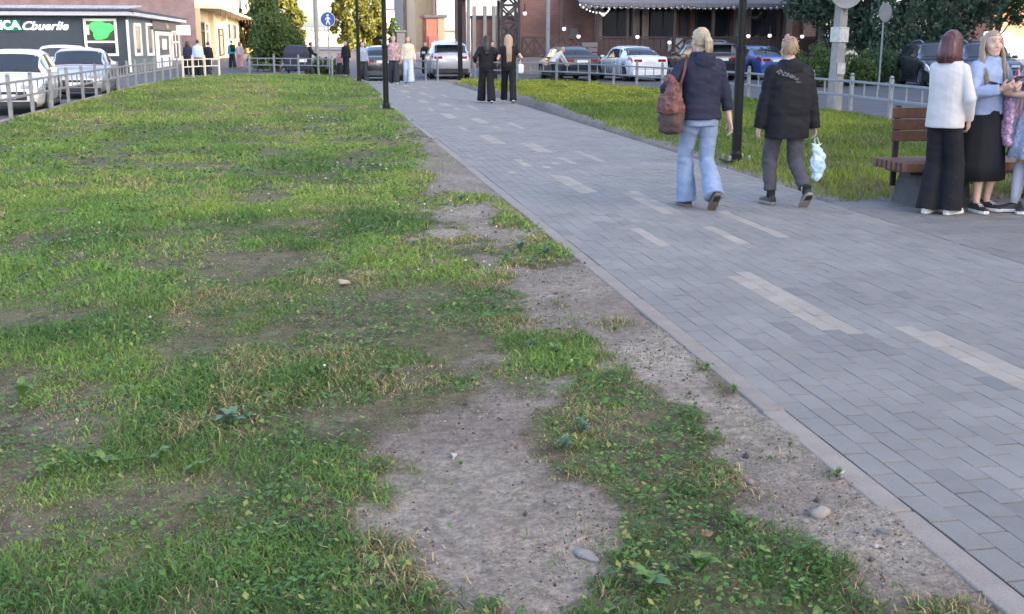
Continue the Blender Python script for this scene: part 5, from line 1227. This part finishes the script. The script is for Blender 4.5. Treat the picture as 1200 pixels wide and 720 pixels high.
MB().tube([(-.04, 0, .54), (-.05, -.04, .66), (0, -.05, .70), (.04, 0, .54)], .012, 6).build('strap', CL['pink'], pk, smooth=True)

# ---- two girls with long hair walking far down the path
def walker(px, py, label, H, top_m, leg_m, hair, hs, ln, rz=0.0, rleg=(.1, .1, .12), vox=.014, z=0.0, stride=.16, hem=.04, hands=None, shoe=None, group=None, topz=.88, sleeve=.95, boxy=.01, Y=None, lean=.02, sole=None, seed=1):
    if Y is None: x, y = gnd(px, py, z)
    else: x, y = at(px, 47, Y).x, Y
    k = H/1.7; hl, hr = hands or ((-.25*k, .06, .78*k), (.25*k, .02, .78*k))
    f = Fig('w', label, (x, y, z), rz, H, (-.09, stride, .085, 0, .05), (.09, -stride, .10, -.3, -.05), hl, hr, vox=vox, lean=lean, group=group)
    f.body(); f.legs_cloth('trousers', leg_m, rleg[0], rleg[1], rleg[2], hem, .006)
    f.top('top', top_m, .02, topz, sleeve, .066, .06, .046, .008, boxy=boxy)
    f.shoes(shoe or MT['shoe_black'], sole or MT['shoe_white']); f.hair(hs, hair, ln, seed); return f
A1 = walker(570, 121, 'dark haired person all in black walking away on the far path', 1.69, CL['black'], CL['black'], HR['dark'], 'long', .30, R(3), (.10, .098, .115), stride=.20, vox=.010, hands=((-.26, .12, 1.02), (.22, .2, 1.1)), boxy=.02, sleeve=.9)
A2 = walker(596, 121, 'person with very long golden hair in black walking away on the far path', 1.71, CL['black'], CL['black'], HR['gold'], 'long', .52, R(-3), (.094, .085, .088), vox=.010, hands=((-.18, .2, 1.05), (.26, .16, 1.05)), sleeve=.3, stride=.27)
fb = empty('handbag', A2.world((.30, .08, .86))); tag(fb, 'white handbag on the arm of the golden haired person', 'bag')
MB().box((0, 0, .0), (.16, .32, .24)).build('bag_body', cloth('white_bag', (.66, .66, .68), .05), fb, .04, seg=2); MB().tube([(0, -.1, .11), (0, -.05, .26), (0, .05, .26), (0, .1, .11)], .012, 6).build('handle', CL['white'], fb)
# ---- people at the far end
walker(462, 98, 'person in red striped shirt and dark trousers walking behind the near lamp post', 1.74, mat('striped_shirt', (.36, .15, .16), .85, .6, 18, col2=(.45, .36, .36)), CL['dgrey'], HR['lbrown'], 'bob', .06, R(178), vox=.014, boxy=.03, topz=.82)
walker(479, 98, 'person in pale cream top and light jeans beside the striped shirt', 1.70, CL['cream'], CL['pjeans'], HR['lbrown'], 'bob', .10, R(175), vox=.014)
walker(498, 90, 'small dark clothed figure left of the silver estate car', 1.62, CL['black'], CL['black'], HR['dark'], 'short', 0, R(170), vox=.018, z=zr, Y=60)
walker(405, 88, 'person in black top and trousers by the blue sign', 1.68, CL['black'], CL['black'], HR['dark'], 'bob', .1, R(150), vox=.016, z=zr, Y=58)
walker(397, 88, 'person in pink next to the person in black', 1.15, mat('muted_pink_cloth', (.4, .22, .23), .85, .15), CL['dgrey'], HR['lbrown'], 'bob', .08, R(170), vox=.016, z=zr, Y=58.6)
walker(424, 92, 'person in grey blue checked shirt beside the dark grey car', 1.66, mat('checked_shirt', (.26, .31, .42), .85, .5, 16), CL['dgrey'], HR['dark'], 'short', 0, R(200), vox=.016, z=zr, Y=48.5, boxy=.03)
walker(361, 86, 'person in dark jacket leaning at the covered cart', 1.62, CL['black'], CL['dgrey'], HR['dark'], 'short', 0, R(-80), vox=.016, z=zr, Y=59, lean=.16, hands=((-.15, .42, .95), (.15, .42, .98)))
walker(231, 86, 'person in pale blue hooded top and dark trousers by the cream railing', 1.72, CL['lblue'], CL['black'], HR['dark'], 'short', 0, R(10), vox=.016, z=zr, Y=58, boxy=.04)
walker(219, 86, 'person in dark jacket left of the pale blue top', 1.66, CL['navy'], CL['black'], HR['dark'], 'bob', .08, R(30), vox=.016, z=zr, Y=59)
walker(243, 86, 'person in black jacket right of the pale blue top', 1.62, CL['black'], CL['dgrey'], HR['dark'], 'short', 0, R(-20), vox=.016, z=zr, Y=59.5)
t1 = walker(271, 80, 'person in teal top with a dark backpack by the shop front', 1.70, CL['teal'], CL['dgrey'], HR['lbrown'], 'short', 0, R(20), vox=.018, z=zr, Y=74)
bk = empty('backpack', t1.world((0, -.22, 1.02)), R(20)); tag(bk, 'dark backpack on the back of the person in teal', 'backpack')
MB().box((0, 0, .2), (.3, .18, .44)).build('pack_body', CL['dgrey'], bk, .06, seg=2); MB().box((0, -.11, .1), (.22, .06, .2)).build('pocket', CL['black'], bk, .02)
walker(280, 80, 'person in pale pink top right of the teal backpacker', 1.62, cloth('pale_pink_cloth', (.6, .5, .52)), CL['pink'], HR['lbrown'], 'bob', .1, R(-10), vox=.018, z=zr, Y=73)
cr = walker(649, 92, 'person in white top bending beside the black saloon', 1.6, CL['white'], CL['black'], HR['gold'], 'short', 0, R(-70), vox=.014, z=zr, Y=47.2, lean=.75, hands=((-.1, .62, .75), (.15, .6, .72)))
walker(577, 90, 'dark haired passer by between the two far persons', 1.66, CL['dgrey'], CL['black'], HR['dark'], 'short', 0, R(180), vox=.018, z=zr, Y=49)
# ================================================================ TREES AND SHRUBS
def leafmat(name, c, c2): return mat(name, c, .6, .2, .8, col2=c2, island=.35, trans=.35, spec=.25)
LM = dict(poplar=leafmat('poplar_leaf', (.105, .125, .028), (.15, .15, .04)), dark=leafmat('dark_leaf', (.06, .11, .05), (.09, .145, .06)), mid=leafmat('mid_leaf', (.075, .125, .04), (.11, .16, .05)), cool=leafmat('cool_leaf', (.07, .12, .085), (.105, .16, .10)), brownish=leafmat('olive_leaf', (.08, .065, .025), (.05, .06, .025)))
def leaf_cloud(centres, radii, n, size, rg, flat=1.0):
    """n leaf quads spread in clumps; returns verts, faces"""
    cs = np.array(centres); rs = np.array(radii); pick = rg.integers(0, len(cs), n)
    d = rg.normal(size=(n, 3)); d /= np.linalg.norm(d, axis=1)[:, None]; r_ = rg.random(n)**.45
    p = cs[pick]+d*rs[pick][:, None]*r_[:, None]*np.array([1, 1, flat])
    a = rg.normal(size=(n, 3)); a /= np.linalg.norm(a, axis=1)[:, None]; b = np.cross(a, rg.normal(size=(n, 3))); b /= np.linalg.norm(b, axis=1)[:, None]
    s = size*(.6+.8*rg.random(n))[:, None]
    V = np.stack([p-a*s, p+b*s*.45, p+a*s, p-b*s*.45], 1).reshape(-1, 3)
    return V, np.arange(4*n).reshape(-1, 4)
def tree(name, label, loc, kind, H, W_, lm, n=5000, leaf=.16, z0=.8, seed=1, cat='tree', group=None, clumps=60, trunk_r=.14):
    rg = np.random.default_rng(seed); r_ = random.Random(seed)
    root = empty(name, loc); tag(root, label, cat, group)
    cs, rs = [], []
    if kind == 'poplar':
        for i in range(clumps):
            t = r_.random()**.8; z = z0+(H-z0)*t; w = W_*.5*(math.sin(math.pi*min(1, .12+t*.88))**.7)*(1-.35*t); a = r_.uniform(0, 6.283); q = r_.random()**.5*w
            cs.append((q*math.cos(a), q*math.sin(a), z)); rs.append(W_*.16*r_.uniform(.6, 1.3))
    elif kind == 'shrub':
        for i in range(clumps):
            a = r_.uniform(0, 6.283); e = r_.random(); q = W_*.5*math.sqrt(r_.random())
            z = H*(.12+.80*e*math.sqrt(max(0, 1-(q/(W_*.52))**2))); cs.append((q*math.cos(a), q*math.sin(a)*.75, z)); rs.append(H*.17*r_.uniform(.6, 1.3))
    else:
        for i in range(clumps):
            a = r_.uniform(0, 6.283); u = r_.uniform(-1, 1); q = W_*.5*math.sqrt(1-u*u*.85)*r_.random()**.35
            cs.append((q*math.cos(a), q*math.sin(a), z0+(H-z0)*(.5+.5*u))); rs.append(W_*.13*r_.uniform(.6, 1.4))
    V, F = leaf_cloud(cs, rs, n, leaf, rg)
    crown = link('crown', np_mesh('crown', V, [F]), root, lm)
    tk = MB(); 
    if kind != 'shrub':
        tk.tube([(0, 0, -.1), (.02, .0, H*.25), (.05, .03, H*.6), (.05, .05, H*.93)], [trunk_r*1.2, trunk_r, trunk_r*.55, .03], 9)
    for i in range(9 if kind != 'shrub' else 14):
        c = Vector(cs[(i*7) % len(cs)]); b = Vector((0, 0, max(z0*.7, min(c.z*.6, H*.5)))) if kind != 'shrub' else Vector((r_.uniform(-.15, .15), r_.uniform(-.15, .15), 0))
        m_ = b.lerp(c, .5)+Vector((0, 0, -.08*(c-b).length)); tk.tube([b, m_, c], [trunk_r*.45, trunk_r*.28, .015] if kind != 'shrub' else [.03, .02, .008], 6)
    tk.build('trunk' if kind != 'shrub' else 'stem', MT['bark'], root)
    return root
def tp(px, Y, z=zr): return (at(px, 47, Y).x, Y, z)
tree('poplar_tree', 'tallest sunlit poplar right behind the dark green bush', tp(317, 150), 'poplar', 17, 5.0, LM['poplar'], 14000, .34, 1, 1, group='poplars along the far street', clumps=110)
tree('poplar_tree', 'shorter sunlit poplar whose pointed top shows right of the dark green bush', tp(344, 165), 'poplar', 7.4, 3.6, LM['poplar'], 8000, .28, .6, 2, group='poplars along the far street', clumps=70)
tree('poplar_tree', 'dense poplar between the blue sign and the thin black lamp post', tp(404, 140), 'poplar', 15, 3.4, LM['poplar'], 12000, .28, 1, 3, group='poplars along the far street', clumps=90)
tree('poplar_tree', 'lower poplar just right of the thin black lamp post', tp(427, 150), 'poplar', 7.0, 3.2, LM['poplar'], 8000, .27, .6, 4, group='poplars along the far street', clumps=70)
tree('poplar_tree', 'poplar left of the near lamp post over the dark grey car', tp(441, 155), 'poplar', 8.6, 3.0, LM['poplar'], 8000, .27, .6, 5, group='poplars along the far street', clumps=70)
tree('shrub', 'dark green rounded bush behind the covered cart', tp(323, 66), 'shrub', 3.6, 2.7, LM['mid'], 9000, .11, .2, 6, 'bush', clumps=70)
tree('shrub', 'taller narrow green bush left of the rounded bush behind the cart', tp(313, 72), 'poplar', 5.0, 2.6, LM['mid'], 8000, .12, .2, 63, 'bush', clumps=70)
tree('shrub', 'small low green bush right of the covered cart', tp(374, 60), 'shrub', 1.0, 1.6, LM['mid'], 2500, .07, .1, 61, 'bush', clumps=40)
tree('shrub', 'low green bush below the blue round sign', tp(390, 60.5), 'shrub', .85, 1.6, LM['dark'], 2500, .07, .1, 62, 'bush', clumps=40)
tree('tree', 'small brownish tree at the end of the shop canopy', tp(287, 150), 'round', 5.2, 3.6, LM['brownish'], 3500, .22, .8, 7, clumps=50)
tree('tree', 'slim conifer like dark tree beside the grey tower', tp(462, 160), 'poplar', 4.5, 2.2, LM['dark'], 2500, .22, .4, 8, clumps=50)
# right hand trees in front of the restaurant corner
tree('tree', 'broad dark tree hanging over the restaurant corner left of the utility pole', tp(962, 54), 'round', 10, 5.2, LM['cool'], 12000, .13, 2.7, 9, clumps=110, trunk_r=.16)
tree('tree', 'dense bluish green tree between the utility pole and the round sign', tp(1012, 53), 'round', 10, 5.0, LM['cool'], 14000, .13, 1.3, 10, clumps=120, trunk_r=.17)
tree('tree', 'large dark tree behind the round sign', tp(1066, 50), 'round', 10.5, 5.6, LM['cool'], 16000, .13, 1.1, 11, clumps=130, trunk_r=.18)
tree('tree', 'dark tree above the navy car and the person in the white blouse', tp(1118, 52), 'round', 10, 5.6, LM['cool'], 16000, .13, 1.6, 12, clumps=120, trunk_r=.18)
tree('tree', 'thinner tree at the right edge before the pink building', tp(1168, 58), 'round', 10, 4.8, LM['dark'], 9000, .13, 2.6, 13, clumps=90, trunk_r=.16)
for px, Y, h, w, m, lab, sd_ in ((962, 41, 1.62, 2.3, 'mid', 'rounded green shrub left of the utility pole behind the railing', 21), (1000, 42, 1.5, 2.0, 'mid', 'rounded green shrub right behind the utility pole', 22), (1030, 43, 1.5, 2.2, 'dark', 'dark shrub at the foot of the round sign', 23), (935, 44, 1.1, 1.4, 'dark', 'low shrub beside the head of the person in the black jacket', 24), (1057, 46, 1.3, 2.0, 'cool', 'shrub behind the dark off road car', 25), (1095, 47, 1.6, 2.6, 'cool', 'reddish speckled hedge shrub behind the white blouse', 26), (1160, 48, 1.5, 2.4, 'cool', 'shrub behind the long haired person with the phone', 27)):
    tree('shrub', lab, tp(px, Y), 'shrub', h, w, LM[m], 6500, .055, .1, sd_, 'bush', clumps=80)

# ================================================================ GRASS
def blades(X, Y, h, w, rgb, lean, rg, base=None, mid=.55, drop=.0):
    n = len(X); Z = height(X, Y)-.004; yaw = rg.random(n)*2*np.pi; la = rg.random(n)*2*np.pi
    wx_, wy_ = np.cos(yaw)*w/2, np.sin(yaw)*w/2; lx, ly = np.cos(la)*lean*h, np.sin(la)*lean*h
    V = np.zeros((n, 5, 3)); V[:, 0] = np.stack([X-wx_, Y-wy_, Z], -1); V[:, 1] = np.stack([X+wx_, Y+wy_, Z], -1)
    V[:, 2] = np.stack([X+wx_*.8+lx*.35, Y+wy_*.8+ly*.35, Z+h*mid], -1); V[:, 3] = np.stack([X-wx_*.8+lx*.35, Y-wy_*.8+ly*.35, Z+h*mid], -1)
    V[:, 4] = np.stack([X+lx, Y+ly, Z+h*np.sqrt(np.clip(1-.55*lean**2, .15, 1))-drop*h*lean], -1)
    i = np.arange(n)*5; Q = np.stack([i, i+1, i+2, i+3], -1); T = np.stack([i+3, i+2, i+4], -1)
    return V.reshape(-1, 3), Q, T, np.repeat(rgb, 5, 0)
def leaves(X, Y, z, s, rgb, tilt, rg):
    n = len(X); Z = height(X, Y)+z; a = rg.random(n)*2*np.pi; ca, sa = np.cos(a), np.sin(a); t = tilt*(rg.random(n)-.2)
    V = np.zeros((n, 4, 3)); d = np.stack([ca, sa, t], -1); b = np.stack([-sa, ca, .3*(rg.random(n)-.5)], -1); p = np.stack([X, Y, Z], -1); s = s[:, None]
    V[:, 0] = p; V[:, 1] = p+d*s*.55+b*s*.42; V[:, 2] = p+d*s; V[:, 3] = p+d*s*.55-b*s*.42
    i = np.arange(n)*4; return V.reshape(-1, 3), np.stack([i, i+1, i+2, i+3], -1), np.repeat(rgb, 4, 0)
def turf_rgb(X, Y, rg):
    n = len(X)
    fresh = np.array([.138, .25, .046]); dark = np.array([.050, .125, .030]); yel = np.array([.235, .31, .062]); dry = np.array([.33, .265, .135])
    a = fbm(X*.75+2, Y*.6+7, 4); b = fbm(X*.5+30, Y*.33+11, 4); c = fbm(X*2.6, Y*2.1+50, 3)
    rgb = dark+(fresh-dark)*sstep(.40, .58, a)[:, None]
    rgb = rgb+(yel-rgb)*(sstep(.44, .62, b)*.8*sstep(3, 12, Y)+.14)[:, None]
    rgb = rgb+(yel*.9-rgb)*(sstep(9, 24, Y)*.45)[:, None]
    dryf = np.clip(.05+.60*sstep(.54, .68, c)*sstep(.40, .56, b)+.30*sstep(.15, .6, bare(X, Y)), 0, .9)
    rgb = np.where((rg.random(n) < dryf)[:, None], dry*(.6+.7*rg.random(n))[:, None], rgb)
    return rgb*(.92+.70*rg.random(n))[:, None]
def inside(X, Y, poly): return inpoly_sd(X, Y, poly) > 0
def scatter(n, x0, x1, y0, y1, rg, lawn, vis=True):
    X = x0+(x1-x0)*rg.random(n); Y = y0+(y1-y0)*rg.random(n); px, py = pix_np(X, Y, np.zeros(n))
    k = inside(X, Y, lawn) & ((X < 1.868) | (X > 4) | (Y > 33))
    if vis: k &= (px > -60) & (px < 1260) & (py < 790) & (Y > 1.5)
    return X[k], Y[k]
rg = np.random.default_rng(11)
def lawn_grass():
    Vs, Qs, Ts, Cs, Ls = [], [], [], [], []; nv = 0; LV = []; LC = []; LQ = []
    # (y0, y1, per m2, blade height, width)
    for y0, y1, den, hh, ww in ((1.8, 4.5, 8200, .038, .0042), (4.5, 7.5, 5600, .040, .0055), (7.5, 12, 2800, .043, .0085), (12, 20, 1150, .05, .0125), (20, 33, 440, .06, .019), (33, 56.5, 230, .07, .03)):
        xl = max(-6.2, -.62*y1-1.0) if y1 < 10 else -6.2
        X, Y = scatter(int((1.95-xl+.3)*(y1-y0)*den), xl, 2.15, y0, y1, rg, LAWN)
        # tufts: pull blades together a little
        b = bare(X, Y); keep = rg.random(len(X)) < np.clip(1.04-1.08*b, .02+.14*sstep(.5, .7, fbm(X*4+9, Y*4, 3)), 1)*(.55+.45*sstep(.3, .55, fbm(X*5, Y*5, 3))); X, Y, b = X[keep], Y[keep], b[keep]
        tall = .25+1.5*sstep(.3, .7, fbm(X*1.7+3, Y*1.3, 4))+.45*sstep(.58, .74, fbm(X*3.2+8, Y*2.5, 3))
        h = hh*tall*(.6+.8*rg.random(len(X)))*(1-.55*b); lean = .55+1.0*rg.random(len(X))
        V, Q, T, C = blades(X, Y, h, ww*(.6+.8*rg.random(len(X))), turf_rgb(X, Y, rg), lean, rg, drop=.2)
        Vs.append(V); Qs.append(Q+nv); Ts.append(T+nv); Cs.append(C); nv += len(V)
    for y0, y1, den, sz in ((1.8, 4.5, 2300, .019), (4.5, 8, 1300, .023), (8, 14, 520, .032), (14, 24, 160, .05)):
        xl = max(-6.2, -.62*y1-1.0) if y1 < 10 else -6.2
        X, Y = scatter(int((1.95-xl)*(y1-y0)*den), xl, 1.95, y0, y1, rg, LAWN)
        b = bare(X, Y); cl = sstep(.42, .62, fbm(X*1.9+70, Y*1.6+20, 4)); keep = rg.random(len(X)) < np.clip(1-1.3*b, .01, 1)*(.12+.88*cl); X, Y = X[keep], Y[keep]
        C = np.array([.095, .20, .046])*(.5+.8*rg.random(len(X)))[:, None]; k = rg.random(len(X)) < .12; C[k] = np.array([.28, .30, .09])
        V, Q, C = leaves(X, Y, .008+.032*rg.random(len(X)), sz*(.6+.8*rg.random(len(X))), C, .9, rg)
        Vs.append(V); Qs.append(Q+nv); Cs.append(C); nv += len(V)
    me = np_mesh('grass', np.concatenate(Vs), [np.concatenate(Qs), np.concatenate(Ts)], np.concatenate(Cs))
    tag(link('grass', me, None, MT['grass']), 'short patchy mown turf with clover and worn spots left of the path', None, None, 'stuff')
    # loose weeds creeping over the bare earth and along the kerb
lawn_grass()
def verge_grass():
    Vs, Qs, Ts, Cs = [], [], [], []; nv = 0
    for y0, y1, den, hh, ww in ((10.5, 16, 900, .075, .011), (16, 26, 520, .085, .016), (26, 47, 300, .095, .026)):
        X, Y = scatter(int(6.6*(y1-y0)*den), 5.0, 11.6, y0, y1, rg, VERGE)
        e = inpoly_sd(X, Y, VERGE)+.45*(fbm(X*2.4, Y*1.4, 4)-.5); k = (rg.random(len(X)) < sstep(.02, .32, e+.25*(X > 6.6))); X, Y = X[k], Y[k]
        h = hh*(.5+1.0*fbm(X*1.2, Y*.9, 4))*(.6+.8*rg.random(len(X)))
        fresh = np.array([.15, .23, .034]); yel = np.array([.32, .36, .045])
        m_ = sstep(.35, .65, fbm(X*.6, Y*.35, 4)); m_ = np.clip(m_*.7+.75*sstep(27, 36, Y)*sstep(.38, .55, fbm(X*.9+4, Y*.5, 3)), 0, 1)[:, None]
        C = (fresh+(yel-fresh)*m_)*(.6+.6*rg.random(len(X)))[:, None]*(.55+.8*fbm(X*1.6+3, Y*.9, 4))[:, None]; kd = rg.random(len(X)) < .06+.4*sstep(.5, .7, fbm(X*2+60, Y*1.2, 3))*sstep(24, 14, Y); C[kd] = np.array([.30, .25, .12])*(.5+.6*rg.random(kd.sum()))[:, None]
        V, Q, T, C = blades(X, Y, h, ww*(.6+.8*rg.random(len(X))), C, .3+.8*rg.random(len(X)), rg)
        Vs.append(V); Qs.append(Q+nv); Ts.append(T+nv); Cs.append(C); nv += len(V)
    # small yellow flower heads
    X, Y = scatter(5200, 5.6, 11, 27, 45, rg, VERGE); k = fbm(X*.8, Y*.4, 3) > .50; X, Y = X[k], Y[k]
    C = np.tile(np.array([.62, .55, .03]), (len(X), 1)); V, Q, C = leaves(X, Y, .09+.03*rg.random(len(X)), .035+.02*rg.random(len(X)), C, .5, rg); Vs.append(V); Qs.append(Q+nv); Cs.append(C); nv += len(V)
    me = np_mesh('grass', np.concatenate(Vs), [np.concatenate(Qs), np.concatenate(Ts)], np.concatenate(Cs))
    tag(link('grass', me, None, MT['grass']), 'yellow green verge grass between the path and the street railing', None, None, 'stuff')
verge_grass()
# white clover heads and tiny pale flecks in the turf
X, Y = scatter(5200, -6, 1.5, 5, 26, rg, LAWN); k = fbm(X*.7+3, Y*.5+9, 4) > .60; X, Y = X[k][:90], Y[k][:90]
n = len(X); Z = height(X, Y)+.03+.03*rg.random(n); s = .005+.0007*Y
oc = np.array([(1, 0, 0), (0, 1, 0), (-1, 0, 0), (0, -1, 0), (0, 0, 1), (0, 0, -1)]); V = (np.stack([X, Y, Z], -1)[:, None]+oc[None]*s[:, None, None]*(.6+.4*rg.random(n))[:, None, None]).reshape(-1, 3)
of = np.array([(0, 1, 4), (1, 2, 4), (2, 3, 4), (3, 0, 4), (1, 0, 5), (2, 1, 5), (3, 2, 5), (0, 3, 5)]); F = (np.arange(n)*6)[:, None, None]+of[None]
tag(link('clover_flowers', np_mesh('clover_flowers', V, [F.reshape(-1, 3)]), None, mat('clover_white', (.55, .55, .48), .8, .1)), 'tiny white clover heads in the turf', None, None, 'stuff')
# grit and pebbles on the bare earth
n = 90000; X = -4+5.9*rg.random(n); Y = 2.2+9.5*rg.random(n)**1.4; b = bare(X, Y)*inside(X, Y, LAWN); px, py = pix_np(X, Y, np.zeros(n)); k = (rg.random(n) < b*.9*sstep(.3, .62, fbm(X*2.3+7, Y*2.1, 4))*np.clip(1.6-.1*Y, .2, 1)) & (px > -20) & (px < 1220) & (py < 740); X, Y = X[k], Y[k]; n = len(X)
s = .0022+.0045*rg.random(n)**4+.010*(rg.random(n) > .992); Z = height(X, Y)+s*.3
V = (np.stack([X, Y, Z], -1)[:, None]+oc[None]*s[:, None, None]*(.6+.9*rg.random((n, 6, 1)))).reshape(-1, 3)*1.0
F = (np.arange(n)*6)[:, None, None]+of[None]; tone = rg.random(n)
C = np.where((tone < .42)[:, None], np.array([.09, .075, .065]), np.where((tone < .93)[:, None], np.array([.22, .185, .165]), np.array([.36, .33, .30])))*(.7+.5*rg.random(n))[:, None]
tag(link('gravel', np_mesh('gravel', V, [F.reshape(-1, 3)], np.repeat(C, 6, 0)), None, mat('grit', (.2, .18, .16), .9, 0, attr='col', spec=.2)), 'fine grit and pebbles on the bare earth beside the kerb', None, None, 'stuff')
# twig and straw litter
n = 9000; X = -4+5.9*rg.random(n); Y = 2.2+9*rg.random(n); k = inside(X, Y, LAWN) & (rg.random(n) < .3+.9*bare(X, Y)*(1-bare(X, Y))*2); X, Y = X[k], Y[k]
V, Q, T, C = blades(X, Y, .02+.06*rg.random(len(X)), np.full(len(X), .0035), np.array([.27, .21, .13])*(.4+.9*rg.random(len(X)))[:, None], 1.0+.25*rg.random(len(X)), rg, mid=.1, drop=.25)
tag(link('straw_litter', np_mesh('straw_litter', V, [Q, T], C), None, MT['grass']), 'dry straw bits scattered over the earth and turf', None, None, 'stuff')
# broad leaved plants
lf = []
for s_ in range(3):
    mb = MB(); r_ = random.Random(s_); L_ = .11; xs = [0, .25, .5, .75, 1]; wd = [.006, .016, .024, .02, .002]
    vs = []; 
    for t, w in zip(xs, wd):
        z = .05*math.sin(t*2.4)*(1+.2*s_); vs += [(t*L_, -w, z+.004), (t*L_, 0, z-.002), (t*L_, w, z+.004)]
    fs = []
    for i in range(4):
        for j in range(2): fs.append((i*3+j, i*3+j+1, i*3+j+4, i*3+j+3))
    lf.append(MB().add(vs, fs).mesh('leaf', smooth=True))
lmats = [mat('broad_leaf', (.12, .21, .055), .5, .2, 30, trans=.25), mat('bluish_leaf', (.12, .20, .12), .5, .2, 30, trans=.2)]
for q in range(2):
    for m_ in lf:
        pass
spots = [(270, 497, 1, 1.2), (190, 545, 0, 1.0), (232, 556, 0, .8), (120, 548, 0, .9), (25, 462, 0, 1.1), (60, 560, 0, .8), (680, 512, 1, 1.0), (660, 530, 1, .8), (540, 545, 0, .35), (820, 668, 0, .9), (760, 690, 0, 1.1), (455, 440, 0, .9), (650, 420, 0, 1.0), (625, 410, 1, .8), (330, 150, 0, 1.6), (610, 295, 1, 1.2), (540, 236, 1, 1.2), (640, 300, 1, 1.1), (720, 388, 0, .5), (828, 436, 0, .6), (860, 462, 0, .55), (925, 525, 0, .35), (980, 562, 0, .5)]
where = ['large bluish rosette in the middle of the turf', 'bright rosette low in the left turf', 'bright rosette right of the low left one', 'rosette above the left bare spot', 'rosette at the left picture edge', 'rosette near the left edge above the bare spot', 'bluish rosette on the grass island', 'second bluish rosette on the island tip', 'bluish sprig on the bare earth', 'rosette inside the near grass island', 'rosette at the near tip of the grass island', 'rosette at the turf edge by the bare patch', 'rosette on the middle grass tuft', 'bluish rosette on the middle grass tuft', 'tall weed far out on the lawn', 'weed in the tuft beside the kerb', 'weed in the far tuft across the earth strip', 'second weed in the tuft beside the kerb', 'weed sprig on the earth near the kerb', 'sprig growing at the kerb foot', 'second sprig at the kerb foot', 'tiny weed on the near earth strip', 'tiny seedling by the kerb joint']
LMESH = {}
for (px, py, mi, sc_), wh_ in zip(spots, where):
    x, y = gnd(px, py); o = empty('weed_plant', (x, y, zg(x, y)+.005)); tag(o, 'broad leaved green '+wh_, 'weed', 'broad leaved weeds')
    nl = 12
    for i in range(nl):
        key = (i % 3, mi)
        if key not in LMESH: m2 = lf[i % 3].copy(); m2.materials.clear(); m2.materials.append(lmats[mi]); LMESH[key] = m2
        l_ = link('leaf', LMESH[key], o, None, (0, 0, 0), (random.uniform(-.2, .2), random.uniform(-.75, -.05), 6.283*i/nl+random.uniform(-.3, .3))); q_ = sc_*random.uniform(.35, .75); l_.scale = (q_, q_, q_)
